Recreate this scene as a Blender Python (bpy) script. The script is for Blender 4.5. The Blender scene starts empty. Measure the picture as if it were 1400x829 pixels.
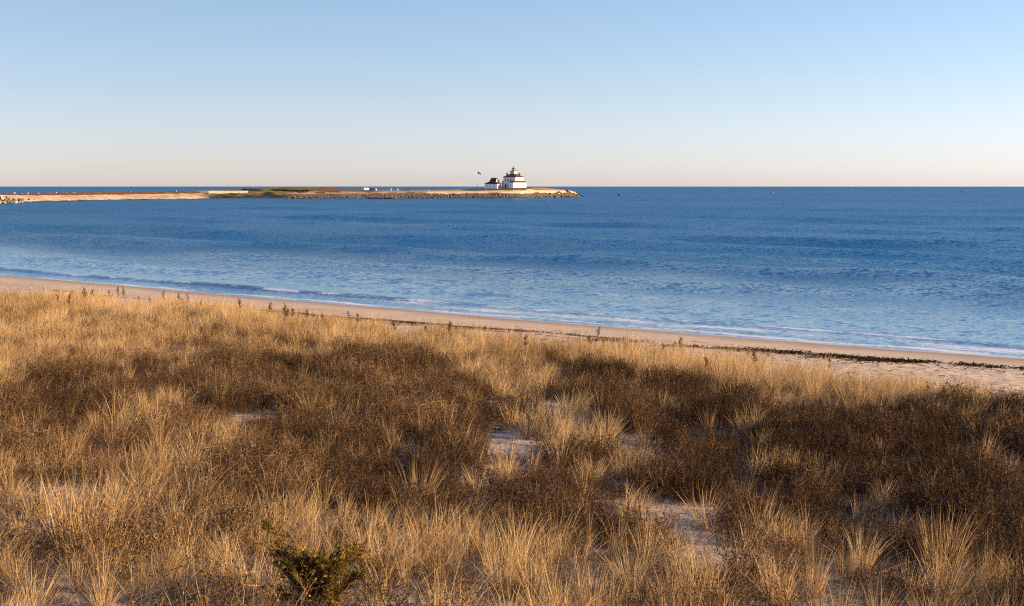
import bpy, bmesh, math, random
import numpy as np
from mathutils import Vector, Matrix
random.seed(7); RNG = np.random.default_rng(11)
R = math.radians
SC = bpy.context.scene
COL = SC.collection

# ------------------------------------------------------------------ camera, sky, sun, exposure
cam_d = bpy.data.cameras.new('camera'); cam = bpy.data.objects.new('camera', cam_d); COL.objects.link(cam)
cam_d.sensor_width = 36; cam_d.lens = 36*1700/1400; cam_d.clip_start = .05; cam_d.clip_end = 90000
cam.location = (0, 0, 7.5); cam.rotation_euler = (R(90-5.36), 0, 0)
SC.camera = cam
SUN_AZ, SUN_EL = 104.0, 15.5           # clockwise from +Y (the view direction), above the horizon
W = bpy.data.worlds.new('World'); SC.world = W; W.use_nodes = True
nt = W.node_tree; nt.nodes.clear()
sky = nt.nodes.new('ShaderNodeTexSky'); sky.sky_type = 'NISHITA'; sky.sun_disc = False
sky.sun_elevation = R(SUN_EL); sky.sun_rotation = R(-SUN_AZ)      # the sky node turns the other way; sky.altitude = 0
sky.air_density = 1.0; sky.dust_density = 0.3; sky.ozone_density = 1.6
bg = nt.nodes.new('ShaderNodeBackground'); bg.inputs[1].default_value = .090
out = nt.nodes.new('ShaderNodeOutputWorld')
# thin veils of cloud low over the horizon
tc = nt.nodes.new('ShaderNodeTexCoord'); mp = nt.nodes.new('ShaderNodeMapping')
mp.inputs['Scale'].default_value = (3.2, 3.2, 42)
nz = nt.nodes.new('ShaderNodeTexNoise'); nz.inputs['Scale'].default_value = 1.6; nz.inputs['Detail'].default_value = 6
rp = nt.nodes.new('ShaderNodeValToRGB'); rp.color_ramp.elements[0].position = .55; rp.color_ramp.elements[1].position = .78
sx = nt.nodes.new('ShaderNodeSeparateXYZ')
band = nt.nodes.new('ShaderNodeValToRGB')
e = band.color_ramp.elements; e[0].position = 0; e[0].color = (.0, .0, .0, 1); e[1].position = .045; e[1].color = (0, 0, 0, 1)
q = e.new(.009); q.color = (.16, .16, .16, 1)
mul = nt.nodes.new('ShaderNodeMath'); mul.operation = 'MULTIPLY'
mix = nt.nodes.new('ShaderNodeMix'); mix.data_type = 'RGBA'; mix.blend_type = 'MULTIPLY'
mix.inputs['B'].default_value = (.62, .66, .80, 1)
L = nt.links.new
L(tc.outputs['Generated'], mp.inputs[0]); L(mp.outputs[0], nz.inputs['Vector']); L(nz.outputs[0], rp.inputs[0])
L(tc.outputs['Generated'], sx.inputs[0]); L(sx.outputs[2], band.inputs[0])
L(rp.outputs[0], mul.inputs[0]); L(band.outputs[0], mul.inputs[1]); L(mul.outputs[0], mix.inputs['Factor'])
tint = nt.nodes.new('ShaderNodeValToRGB'); te = tint.color_ramp.elements          # white balance of the air, low sky to zenith
te[0].position = 0; te[0].color = (.675, .725, 1.17, 1); te[1].position = .6; te[1].color = (.46, .64, .98, 1)
for q_, c_ in ((.03, (.675, .695, 1.06, 1)), (.075, (.665, .675, .885, 1)), (.15, (.68, .70, .83, 1))): te.new(q_).color = c_
tm = nt.nodes.new('ShaderNodeMix'); tm.data_type = 'RGBA'; tm.blend_type = 'MULTIPLY'; tm.inputs['Factor'].default_value = 1
L(sx.outputs[2], tint.inputs[0]); L(sky.outputs[0], tm.inputs['A']); L(tint.outputs[0], tm.inputs['B'])
L(tm.outputs['Result'], mix.inputs['A']); L(mix.outputs['Result'], bg.inputs[0]); L(bg.outputs[0], out.inputs[0])
sd = bpy.data.lights.new('sun', 'SUN'); sd.energy = 5.0; sd.color = (1, .70, .41); sd.angle = R(.55)
sun = bpy.data.objects.new('sun', sd); COL.objects.link(sun)
az, el = R(SUN_AZ), R(SUN_EL)
sv = Vector((math.sin(az)*math.cos(el), math.cos(az)*math.cos(el), math.sin(el)))
sun.rotation_euler = sv.to_track_quat('Z', 'Y').to_euler(); sun.location = (30, -20, 40)
SC.view_settings.view_transform = 'Standard'; SC.view_settings.look = 'None'
SC.view_settings.exposure = 1.30; SC.view_settings.gamma = 1
SC.cycles.use_denoising = False; SC.cycles.filter_width = 1.15
SC.cycles.max_bounces = 5; SC.cycles.diffuse_bounces = 3; SC.cycles.glossy_bounces = 2
SC.cycles.transparent_max_bounces = 4; SC.cycles.transmission_bounces = 2

# ------------------------------------------------------------------ helpers
def tag(o, label=None, cat=None, group=None, kind=None):
    if label: o['label'] = label
    if cat: o['category'] = cat
    if group: o['group'] = group
    if kind: o['kind'] = kind
    return o
def empty(name, loc=(0, 0, 0), rz=0):
    o = bpy.data.objects.new(name, None); COL.objects.link(o); o.location = loc; o.rotation_euler = (0, 0, rz)
    o.empty_display_size = .3; return o
def mesh_obj(name, V, F, mat, parent=None, link=True, smooth=False, attrs=None):
    me = bpy.data.meshes.new(name)
    V = np.asarray(V, dtype=np.float32)
    if isinstance(F, np.ndarray):
        k = F.shape[1]; me.vertices.add(len(V)); me.vertices.foreach_set('co', V.ravel())
        me.loops.add(F.size); me.loops.foreach_set('vertex_index', F.astype(np.int32).ravel())
        me.polygons.add(len(F)); me.polygons.foreach_set('loop_start', np.arange(0, F.size, k, dtype=np.int32))
        me.polygons.foreach_set('loop_total', np.full(len(F), k, dtype=np.int32)); me.update(calc_edges=True)
    else:
        me.from_pydata(V.tolist(), [], F)
    for k_, a in (attrs or {}).items():
        a = np.asarray(a, dtype=np.float32)
        if a.ndim == 1:
            at = me.attributes.new(k_, 'FLOAT', 'POINT'); at.data.foreach_set('value', a)
        else:
            at = me.attributes.new(k_, 'FLOAT_COLOR', 'POINT')
            at.data.foreach_set('color', np.c_[a, np.ones(len(a), dtype=np.float32)].astype(np.float32).ravel())
    if smooth: me.polygons.foreach_set('use_smooth', np.ones(len(me.polygons), dtype=bool))
    if mat: me.materials.append(mat)
    o = bpy.data.objects.new(name, me)
    if link: COL.objects.link(o)
    if parent: o.parent = parent
    return o
def copy_tree(o, parent=None):
    c = o.copy(); COL.objects.link(c); c.parent = parent
    for ch in [x for x in SC.objects if x.parent == o]: copy_tree(ch, c)
    return c
class MB:
    """collects boxes, prisms and tubes into one mesh"""
    def __init__(s): s.V = []; s.F = []
    def add(s, V, F):
        n = len(s.V); s.V += [tuple(v) for v in V]; s.F += [tuple(i+n for i in f) for f in F]; return s
    def box(s, x0, x1, y0, y1, z0, z1):
        return s.add([(x, y, z) for z in (z0, z1) for y in (y0, y1) for x in (x0, x1)],
                     [(0, 2, 3, 1), (4, 5, 7, 6), (0, 1, 5, 4), (2, 6, 7, 3), (0, 4, 6, 2), (1, 3, 7, 5)])
    def tube(s, pts, rad, n=6):
        pts = [Vector(p) for p in pts]; V = []; F = []
        for i, p in enumerate(pts):
            d = (pts[min(i+1, len(pts)-1)] - pts[max(i-1, 0)]).normalized()
            a = d.orthogonal().normalized(); b = d.cross(a)
            r = rad[i] if isinstance(rad, (list, tuple)) else rad
            V += [p + (a*math.cos(t) + b*math.sin(t))*r for t in [2*math.pi*k/n for k in range(n)]]
        for i in range(len(pts)-1):
            for k in range(n):
                F.append((i*n+k, i*n+(k+1) % n, (i+1)*n+(k+1) % n, (i+1)*n+k))
        F.append(tuple(range(n))[::-1]); F.append(tuple((len(pts)-1)*n+k for k in range(n)))
        return s.add(V, F)
    def hip(s, x0, x1, y0, y1, z0, z1, ax0, ax1, ay0, ay1, t=.18):
        """frustum roof: eave rectangle to a smaller top rectangle, with an eave thickness"""
        V = [(x0, y0, z0), (x1, y0, z0), (x1, y1, z0), (x0, y1, z0), (x0, y0, z0+t), (x1, y0, z0+t), (x1, y1, z0+t), (x0, y1, z0+t),
             (ax0, ay0, z1), (ax1, ay0, z1), (ax1, ay1, z1), (ax0, ay1, z1)]
        return s.add(V, [(3, 2, 1, 0), (0, 1, 5, 4), (1, 2, 6, 5), (2, 3, 7, 6), (3, 0, 4, 7), (4, 5, 9, 8), (5, 6, 10, 9), (6, 7, 11, 10), (7, 4, 8, 11), (8, 9, 10, 11)])
    def build(s, name, mat, parent=None, smooth=False): return mesh_obj(name, s.V, s.F, mat, parent, smooth=smooth)

_perm = np.random.default_rng(5).permutation(512)
def _h(ix, iy): return _perm[(_perm[ix & 511] + iy) & 511]/511.0
def vnoise(x, y):
    ix = np.floor(x).astype(int); iy = np.floor(y).astype(int); fx = x-ix; fy = y-iy
    fx = fx*fx*fx*(fx*(fx*6-15)+10); fy = fy*fy*fy*(fy*(fy*6-15)+10)
    a = _h(ix, iy); b = _h(ix+1, iy); c = _h(ix, iy+1); d = _h(ix+1, iy+1)
    return (a+(b-a)*fx + ((c+(d-c)*fx)-(a+(b-a)*fx))*fy)*2-1
def fbm(x, y, sc, oct=4, seed=0):
    x = np.asarray(x, float)/sc + seed*17.31; y = np.asarray(y, float)/sc + seed*9.7; r = 0; a = 1; t = 0
    for k in range(oct):
        r = r + a*vnoise(x, y); t += a; a *= .5; x, y = 1.63*x+1.18*y+3.1, -1.18*x+1.63*y+7.7
    return r/t
def smooth01(t): t = np.clip(t, 0, 1); return t*t*(3-2*t)

# ---- material helper
def mat(name, base=(.5, .5, .5), rough=.8, metal=0.0, noise=None, bump=None, spec=.3):
    """noise=(scale, amount, colour2) mottles the base colour; bump=(scale, distance)"""
    m = bpy.data.materials.new(name); m.use_nodes = True; n = m.node_tree.nodes; l = m.node_tree.links.new
    p = n['Principled BSDF']; p.inputs['Base Color'].default_value = (*base, 1); p.inputs['Roughness'].default_value = rough
    p.inputs['Metallic'].default_value = metal; p.inputs['Specular IOR Level'].default_value = spec
    t = n.new('ShaderNodeTexCoord')
    if noise:
        z = n.new('ShaderNodeTexNoise'); z.inputs['Scale'].default_value = noise[0]; z.inputs['Detail'].default_value = 6
        l(t.outputs['Object'], z.inputs['Vector'])
        r = n.new('ShaderNodeValToRGB'); r.color_ramp.elements[0].position = .5-noise[1]/2; r.color_ramp.elements[1].position = .5+noise[1]/2
        r.color_ramp.elements[0].color = (*base, 1); r.color_ramp.elements[1].color = (*noise[2], 1)
        l(z.outputs[0], r.inputs[0]); l(r.outputs[0], p.inputs['Base Color'])
    if bump:
        z = n.new('ShaderNodeTexNoise'); z.inputs['Scale'].default_value = bump[0]; z.inputs['Detail'].default_value = 5
        l(t.outputs['Object'], z.inputs['Vector']); b = n.new('ShaderNodeBump'); b.inputs['Distance'].default_value = bump[1]
        b.inputs['Strength'].default_value = .8; l(z.outputs[0], b.inputs['Height']); l(b.outputs[0], p.inputs['Normal'])
    return m

# ------------------------------------------------------------------ terrain
NX, NY = .61, .79                       # seaward normal of the straight beach; the waterline is NX*x+NY*y = 56
def sdist(x, y):                        # metres inland of the waterline (negative at sea)
    s1 = 56 - (NX*x + NY*y)
    s2 = np.minimum(-(x+243), 640-y)
    k = 40.0
    m = np.maximum(s1, s2); d = np.abs(s1-s2)
    return m + k*np.maximum(0, 1-d/k)**2*.25*(s2 > -200) + 1.1*fbm(x, y, 26, 3, 3)*np.exp(-(m/14)**2)
ZS = [-4000, -400, -60, -10, 0, 10, 18, 22, 33, 46, 50, 56, 75, 200, 4000]
ZZ = [-30, -14, -4.5, -.85, 0, .9, 1.45, 1.7, 2.3, 3.25, 3.95, 5.2, 5.9, 6.5, 8]
def H(x, y):
    x = np.asarray(x, float); y = np.asarray(y, float)
    s = sdist(x, y); z = np.interp(s, ZS, ZZ)
    f = smooth01((s-20)/5); n = smooth01((s-53)/4)
    z = z + f*(1-.8*n)*(.30*fbm(x, y, 8, 3, 1) + .10*fbm(x, y, 2.2, 2, 2)) 
    z = z + smooth01((s-6)/4)*(1-f)*(.05*fbm(x, y, 3, 2, 4))
    z = z + .35*np.exp(-((s-25)/3.0)**2)*(.6+.8*fbm(x, y, 9, 2, 8))      # foredune lip
    return z
def graded(lo, hi, step, far, g=1.12):
    mid = list(np.arange(lo, hi+step/2, step)); up = []; st = step; p = mid[-1]
    while p < far: st *= g; p += st; up.append(p)
    dn = []; st = step; p = mid[0]
    while p > -far: st *= g; p -= st; dn.append(p)
    return np.array(dn[::-1]+mid+up)
def grid_mesh(name, X, Y, Z, mat_, attrs=None):
    ny, nx = X.shape; idx = np.arange(nx*ny).reshape(ny, nx)
    F = np.stack([idx[:-1, :-1], idx[:-1, 1:], idx[1:, 1:], idx[1:, :-1]], -1).reshape(-1, 4)
    return mesh_obj(name, np.c_[X.ravel(), Y.ravel(), Z.ravel()], F, mat_, smooth=True, attrs=attrs)

def sand_material():
    m = bpy.data.materials.new('sand'); m.use_nodes = True; n = m.node_tree.nodes; l = m.node_tree.links.new
    p = n['Principled BSDF']; a = n.new('ShaderNodeAttribute'); a.attribute_name = 'inland'
    tc = n.new('ShaderNodeTexCoord')
    z1 = n.new('ShaderNodeTexNoise'); z1.inputs['Scale'].default_value = .35; z1.inputs['Detail'].default_value = 8; z1.inputs['Roughness'].default_value = .65
    z2 = n.new('ShaderNodeTexNoise'); z2.inputs['Scale'].default_value = 3.2; z2.inputs['Detail'].default_value = 6
    z3 = n.new('ShaderNodeTexNoise'); z3.inputs['Scale'].default_value = 90; z3.inputs['Detail'].default_value = 3
    for z in (z1, z2, z3): l(tc.outputs['Object'], z.inputs['Vector'])
    r1 = n.new('ShaderNodeValToRGB'); r1.color_ramp.elements[0].position = .3; r1.color_ramp.elements[1].position = .7
    r1.color_ramp.elements[0].color = (.42, .325, .23, 1); r1.color_ramp.elements[1].color = (.56, .44, .315, 1)
    l(z1.outputs[0], r1.inputs[0])
    g = n.new('ShaderNodeMix'); g.data_type = 'RGBA'; g.blend_type = 'MULTIPLY'; g.inputs['Factor'].default_value = .55
    gr = n.new('ShaderNodeValToRGB'); gr.color_ramp.elements[0].color = (.55, .52, .5, 1); gr.color_ramp.elements[1].color = (1.15, 1.12, 1.1, 1)
    gr.color_ramp.elements[0].position = .3; gr.color_ramp.elements[1].position = .68
    l(z3.outputs[0], gr.inputs[0]); l(r1.outputs[0], g.inputs['A']); l(gr.outputs[0], g.inputs['B'])
    # wet strip by the water, its edge broken by noise
    ad = n.new('ShaderNodeMath'); ad.operation = 'MULTIPLY_ADD'; ad.inputs[1].default_value = 3.0; l(z1.outputs[0], ad.inputs[0]); l(a.outputs['Fac'], ad.inputs[2])
    mr = n.new('ShaderNodeMapRange'); mr.inputs['From Min'].default_value = 3.1; mr.inputs['From Max'].default_value = 7.5; l(ad.outputs[0], mr.inputs[0])
    wet = n.new('ShaderNodeMix'); wet.data_type = 'RGBA'; wet.inputs['A'].default_value = (.29, .20, .125, 1); l(mr.outputs[0], wet.inputs['Factor']); l(g.outputs['Result'], wet.inputs['B'])
    # leaf litter under the dune plants
    lm = n.new('ShaderNodeMapRange'); lm.inputs['From Min'].default_value = 21; lm.inputs['From Max'].default_value = 30; l(a.outputs['Fac'], lm.inputs[0])
    lr = n.new('ShaderNodeValToRGB'); lr.color_ramp.elements[0].position = .44; lr.color_ramp.elements[1].position = .62
    l(z2.outputs[0], lr.inputs[0])
    la = n.new('ShaderNodeAttribute'); la.attribute_name = 'litter'
    lmul = n.new('ShaderNodeMath'); lmul.operation = 'MULTIPLY'; l(lr.outputs[0], lmul.inputs[0]); l(la.outputs['Fac'], lmul.inputs[1])
    lit = n.new('ShaderNodeMix'); lit.data_type = 'RGBA'; l(lmul.outputs[0], lit.inputs['Factor']); l(wet.outputs['Result'], lit.inputs['A'])
    lit.inputs['B'].default_value = (.10, .062, .035, 1); l(lit.outputs['Result'], p.inputs['Base Color'])
    rr = n.new('ShaderNodeMapRange'); rr.inputs['From Min'].default_value = 2.2; rr.inputs['From Max'].default_value = 4.0
    rr.inputs['To Min'].default_value = .16; rr.inputs['To Max'].default_value = .95; l(ad.outputs[0], rr.inputs[0]); l(rr.outputs[0], p.inputs['Roughness'])
    p.inputs['Specular IOR Level'].default_value = .35
    b = n.new('ShaderNodeBump'); b.inputs['Strength'].default_value = .7; b.inputs['Distance'].default_value = .10
    bm_ = n.new('ShaderNodeMapRange'); bm_.inputs['From Min'].default_value = 5; bm_.inputs['From Max'].default_value = 12
    l(a.outputs['Fac'], bm_.inputs[0]); hm = n.new('ShaderNodeMath'); hm.operation = 'MULTIPLY'; vo = n.new('ShaderNodeTexVoronoi'); vo.inputs['Scale'].default_value = 1.7; vo.feature = 'SMOOTH_F1'
    l(tc.outputs['Object'], vo.inputs['Vector']); va = n.new('ShaderNodeMath'); va.operation = 'MULTIPLY_ADD'; va.inputs[1].default_value = 1.1
    l(vo.outputs['Distance'], va.inputs[0]); l(z2.outputs[0], va.inputs[2]); l(va.outputs[0], hm.inputs[0]); l(bm_.outputs[0], hm.inputs[1])
    l(hm.outputs[0], b.inputs['Height']); l(b.outputs[0], p.inputs['Normal'])
    return m

# ------------------------------------------------------------------ plant cover maps (metres on the dune)
# (x, y, radius x, radius y, weight)
SCRUB = [(-9.2, 23.4, 1.4, 8.0, 1), (-6.8, 20.8, 0.9, 3.8, 1), (-9.2, 30.9, 1.9, 4.4, 0.9), (-7.3, 33.2, 1.7, 4.3, 0.9), (-5.8, 24.5, 0.9, 2.2, 0.5), (-7.7, 19.0, 0.7, 1.8, 0.7), (-3.9, 34.4, 1.9, 5.1, 0.9), (-1.9, 22.3, 2.1, 6.4, 0.95), (0.0, 18.8, 2.0, 3.5, 0.95), (-3.6, 24.1, 1.3, 3.4, 0.7), (-1.4, 28.7, 1.0, 2.7, 0.6), (-5.6, 31.4, 1.2, 3.7, 0.6), (4.0, 33.4, 2.7, 9.0, 1), (2.1, 35.7, 1.2, 4.9, 0.7), (4.7, 26.5, 1.0, 3.3, 0.8), (6.2, 23.2, 3.1, 5.1, 1.1), (8.4, 22.4, 2.1, 6.1, 1.1), (4.7, 18.7, 1.7, 2.4, 1.1), (5.5, 16.6, 2.1, 2.0, 1), (10.7, 26.4, 1.0, 2.7, 0.9), (2.4, 20.0, 0.8, 2.8, 0.8), (1.3, 16.5, 0.5, 1.3, 0.6), (-3.7, 9.6, 0.4, 0.5, 0.4), (-5.7, 16.4, 0.5, 1.0, 0.6), (-2.4, 10.6, 0.4, 0.7, 0.45), (-2.8, 17.7, 1.2, 1.5, 0.6), (-0.4, 15.0, 1.0, 0.9, 0.5), (3.7, 20.8, 0.7, 2.1, 0.75), (-3.8, 12.6, 0.4, 0.6, 0.3)]  #@SCRUB
SANDY = [(-4.2, 16.8, 0.3, 1.1, 1), (-5.1, 24.6, 0.7, 1.3, 0.9), (-6.7, 25.7, 0.4, 1.3, 0.6), (1.2, 26.9, 0.8, 2.6, 1), (0.0, 21.7, 0.6, 1.8, 1), (2.4, 22.6, 0.7, 1.9, 1), (2.5, 17.1, 0.6, 2.0, 1), (2.4, 14.4, 0.4, 1.3, 0.9), (-5.0, 12.2, 0.2, 0.5, 0.7), (-5.8, 15.6, 0.3, 0.9, 0.7), (-8.1, 25.7, 0.2, 1.4, 0.9), (3.9, 21.9, 0.3, 0.9, 0.7), (-0.2, 28.6, 0.7, 1.1, 0.6), (-1.5, 17.6, 0.2, 0.5, 0.3), (-5.0, 13.0, 0.2, 0.7, 0.6), (1.0, 14.1, 0.2, 0.8, 0.6), (4.6, 15.0, 0.4, 0.9, 0.5)]  #@SANDY
GRASSY = [(-13.3, 38.8, 3.9, 4.9, 0.7), (-5.3, 44.9, 8.3, 5.6, 0.7), (3.0, 42.8, 5.7, 5.5, 0.6), (8.9, 33.1, 4.0, 6.3, 1), (10.0, 28.9, 2.0, 3.3, 0.9), (-0.4, 35.0, 1.2, 4.2, 0.7), (0.8, 34.4, 0.8, 3.6, 0.5), (-5.5, 20.6, 0.9, 3.0, 0.45), (-4.1, 11.7, 0.5, 2.0, 0.8), (-2.4, 13.6, 1.2, 1.3, 0.9), (-0.7, 12.3, 1.3, 1.6, 1), (0.6, 12.2, 1.1, 1.5, 1), (2.2, 12.1, 1.6, 1.1, 1), (4.1, 12.5, 1.7, 1.3, 1), (-3.2, 9.7, 1.1, 0.9, 0.9), (-1.7, 10.2, 1.2, 1.2, 0.7), (-4.0, 10.0, 0.4, 1.1, 0.6), (-4.7, 15.6, 0.5, 1.4, 0.5), (0.9, 22.6, 0.2, 2.1, 0.7), (2.8, 13.5, 1.1, 1.0, 0.5), (-4.9, 16.9, 0.2, 1.1, 0.8), (-1.0, 15.8, 0.8, 1.0, 0.4), (-4.5, 19.3, 0.6, 1.4, 0.4)]  #@GRASSY
def blobs(lst, x, y):
    r = np.zeros(np.shape(x))
    for bx, by, rx, ry, w in lst:
        r = np.maximum(r, w*np.exp(-(((x-bx)/rx)**2+((y-by)/ry)**2)**1.5*.8))
    return r
def cover(x, y):
    s = sdist(x, y)
    t = .79*x - .61*y
    edge = np.interp(t, [-60, -57, -45, -34.5, -26.7, -21, -18, -13, -10.4, -8.5, 0], [22.6, 22.6, 19.2, 20.2, 20.4, 20.0, 20.4, 21.8, 23.8, 24.6, 25.5]) + .9*fbm(x, y, 4, 3, 21)
    inn = smooth01((s-edge)/1.2)
    n1 = fbm(x, y, 5, 4, 31); n2 = fbm(x, y, 1.6, 3, 33)
    g = blobs(GRASSY, x, y)
    sc = np.clip(blobs(SCRUB, x, y)*1.32 + .42*n1 + .50*n2 - .68*g + .13, 0, 1)*smooth01((s-25)/3)
    sa = np.clip(blobs(SANDY, x, y)*1.55 + .45*n2 - .06, 0, 1)
    sa2 = smooth01((sa-.35)/.3)
    scrub = inn*smooth01((sc-.26)/.25)*(1-.9*sa2)
    gr = inn*(1-.86*smooth01((sc-.26)/.25))*(1-.75*sa2)*(.72+.28*smooth01((n2+.5)))
    return gr, scrub, sa2, s

def domes(x, y):                          # the brush grows as separate low domes: distance to the nearest stem, and whose it is
    c = 1.75; ci, cj = np.floor(x/c).astype(int), np.floor(y/c).astype(int); dm = np.full(len(x), 9.); own = np.zeros(len(x))
    for di in (-1, 0, 1):
        for dj in (-1, 0, 1):
            h1, h2, h3 = _h(ci+di, cj+dj), _h(cj+dj+57, ci+di+91), _h(ci+di+200, cj+dj+33)
            d = np.hypot(x-(ci+di+.15+.7*h1)*c, y-(cj+dj+.15+.7*h2)*c)/(.65+.75*h3); k = d < dm; dm = np.where(k, d, dm); own = np.where(k, h3*.5+h1*.5, own)
    return dm, own
gx = graded(-58, 42, .4, 42000, 1.13); gy = graded(-10, 105, .4, 42000, 1.13)
X, Y = np.meshgrid(gx, gy); Z = H(X, Y)
S = sdist(X, Y)
c_ = cover(X, Y); litter = np.clip(c_[0]*.7 + c_[1], 0, 1)
ground = grid_mesh('ground', X, Y, Z, sand_material(), {'inland': S.ravel(), 'litter': litter.ravel()})
tag(ground, 'pale sand beach and dune ground running down to the sea', kind='structure')

# ------------------------------------------------------------------ sea
def sea_material():
    m = bpy.data.materials.new('sea_water'); m.use_nodes = True; n = m.node_tree.nodes; l = m.node_tree.links.new
    p = n['Principled BSDF']; a = n.new('ShaderNodeAttribute'); a.attribute_name = 'offshore'
    tc = n.new('ShaderNodeTexCoord')
    def noise(scale, sx_, det=3, rough=.5):
        mp = n.new('ShaderNodeMapping'); mp.inputs['Scale'].default_value = (sx_, 1, 1); mp.inputs['Rotation'].default_value = (0, 0, .12)
        z = n.new('ShaderNodeTexNoise'); z.inputs['Scale'].default_value = scale; z.inputs['Detail'].default_value = det; z.inputs['Roughness'].default_value = rough
        l(tc.outputs['Object'], mp.inputs[0]); l(mp.outputs[0], z.inputs['Vector']); return z
    deep = n.new('ShaderNodeMapRange'); deep.inputs['From Min'].default_value = 2; deep.inputs['From Max'].default_value = 55; l(a.outputs['Fac'], deep.inputs[0])
    base = n.new('ShaderNodeMix'); base.data_type = 'RGBA'; l(deep.outputs[0], base.inputs['Factor'])
    base.inputs['A'].default_value = (.075, .13, .20, 1); base.inputs['B'].default_value = (.011, .098, .232, 1)
    # foam: streaks and lace near the beach
    fz = noise(3.2, .7, 8, .8); fq = n.new('ShaderNodeMapRange'); fq.inputs['From Min'].default_value = 1.0; fq.inputs['From Max'].default_value = 9.0
    fq.inputs['To Min'].default_value = .50; fq.inputs['To Max'].default_value = .80; l(a.outputs['Fac'], fq.inputs[0])
    fa = n.new('ShaderNodeAttribute'); fa.attribute_name = 'foam'
    fs = n.new('ShaderNodeMath'); fs.operation = 'MULTIPLY_ADD'; fs.inputs[1].default_value = .36; l(fa.outputs['Fac'], fs.inputs[0]); l(fz.outputs[0], fs.inputs[2])
    sub = n.new('ShaderNodeMath'); sub.operation = 'SUBTRACT'; l(fs.outputs[0], sub.inputs[0]); l(fq.outputs[0], sub.inputs[1])
    fm = n.new('ShaderNodeMapRange'); fm.inputs['From Min'].default_value = .03; fm.inputs['From Max'].default_value = .16; l(sub.outputs[0], fm.inputs[0])
    foam = n.new('ShaderNodeMix'); foam.data_type = 'RGBA'; l(fm.outputs[0], foam.inputs['Factor']); l(base.outputs['Result'], foam.inputs['A'])
    foam.inputs['B'].default_value = (.60, .63, .68, 1); l(foam.outputs['Result'], p.inputs['Base Color'])
    p.inputs['Specular IOR Level'].default_value = 0
    rg = n.new('ShaderNodeMapRange'); rg.inputs['From Min'].default_value = 10; rg.inputs['From Max'].default_value = 250
    rg.inputs['To Min'].default_value = .10; rg.inputs['To Max'].default_value = .22; l(a.outputs['Fac'], rg.inputs[0])
    rf = n.new('ShaderNodeMath'); rf.operation = 'MAXIMUM'; l(rg.outputs[0], rf.inputs[0]); l(fm.outputs[0], rf.inputs[1])
    # wave facets: ripples, chop and short seas tilt the surface; calmer close in
    geo = n.new('ShaderNodeNewGeometry'); prev = geo.outputs['Normal']
    calm = n.new('ShaderNodeMapRange'); calm.inputs['From Min'].default_value = 6; calm.inputs['From Max'].default_value = 60
    calm.inputs['To Min'].default_value = .16; calm.inputs['To Max'].default_value = 1; l(a.outputs['Fac'], calm.inputs[0])
    gust = noise(.012, .45, 3); gm = n.new('ShaderNodeMapRange'); gm.inputs['From Min'].default_value = .35; gm.inputs['From Max'].default_value = .65
    gm.inputs['To Min'].default_value = .65; gm.inputs['To Max'].default_value = 1.15; l(gust.outputs[0], gm.inputs[0])
    cg = n.new('ShaderNodeMath'); cg.operation = 'MULTIPLY'; l(calm.outputs[0], cg.inputs[0]); l(gm.outputs[0], cg.inputs[1])
    for sc_, sx_, amp in ((7, .8, .9), (2.4, 1.1, 1.7), (.8, 1.5, .8), (.25, 2.0, .45), (.05, 2.0, .25), (.016, 1.2, .25)):
        z = noise(sc_, sx_, 2); v1_ = n.new('ShaderNodeVectorMath'); v1_.operation = 'SUBTRACT'; v1_.inputs[1].default_value = (.5, .5, .5)
        v2_ = n.new('ShaderNodeVectorMath'); v2_.operation = 'MULTIPLY'; v2_.inputs[1].default_value = (amp, amp, 0)
        v3_ = n.new('ShaderNodeVectorMath'); v3_.operation = 'SCALE'; v4_ = n.new('ShaderNodeVectorMath'); v4_.operation = 'ADD'
        l(z.outputs['Color'], v1_.inputs[0]); l(v1_.outputs[0], v2_.inputs[0]); l(v2_.outputs[0], v3_.inputs[0]); l(cg.outputs[0], v3_.inputs['Scale'])
        l(prev, v4_.inputs[0]); l(v3_.outputs[0], v4_.inputs[1]); prev = v4_.outputs[0]
    nn = n.new('ShaderNodeVectorMath'); nn.operation = 'NORMALIZE'; l(prev, nn.inputs[0])
    gl = n.new('ShaderNodeBsdfGlossy'); gl.inputs['Color'].default_value = (.80, .93, 1.0, 1); fr = n.new('ShaderNodeFresnel'); fr.inputs['IOR'].default_value = 1.33
    l(nn.outputs[0], gl.inputs['Normal']); l(nn.outputs[0], fr.inputs['Normal']); l(rg.outputs[0], gl.inputs['Roughness'])
    # facets that face the viewer dominate a rough sea, so far water mirrors less of the low sky
    cap = n.new('ShaderNodeMapRange'); cap.inputs['From Min'].default_value = 4; cap.inputs['From Max'].default_value = 60
    cap.interpolation_type = 'SMOOTHSTEP'; cap.inputs['To Min'].default_value = .95; cap.inputs['To Max'].default_value = .40; l(a.outputs['Fac'], cap.inputs[0])
    fm2 = n.new('ShaderNodeMath'); fm2.operation = 'MULTIPLY'; l(fr.outputs[0], fm2.inputs[0]); l(cap.outputs[0], fm2.inputs[1])
    inv = n.new('ShaderNodeMath'); inv.operation = 'MULTIPLY_ADD'; inv.inputs[1].default_value = -.85; inv.inputs[2].default_value = 1; l(fm.outputs[0], inv.inputs[0])
    fm3 = n.new('ShaderNodeMath'); fm3.operation = 'MULTIPLY'; l(fm2.outputs[0], fm3.inputs[0]); l(inv.outputs[0], fm3.inputs[1])
    ms = n.new('ShaderNodeMixShader'); l(fm3.outputs[0], ms.inputs[0]); l(p.outputs[0], ms.inputs[1]); l(gl.outputs[0], ms.inputs[2])
    l(ms.outputs[0], n['Material Output'].inputs[0]); p.inputs['Roughness'].default_value = 1
    return m
tq = graded(-150, 70, 1.2, 42000, 1.12)
qq = [-25, -8, -4]; p_ = -2.0; st = .25
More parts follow.
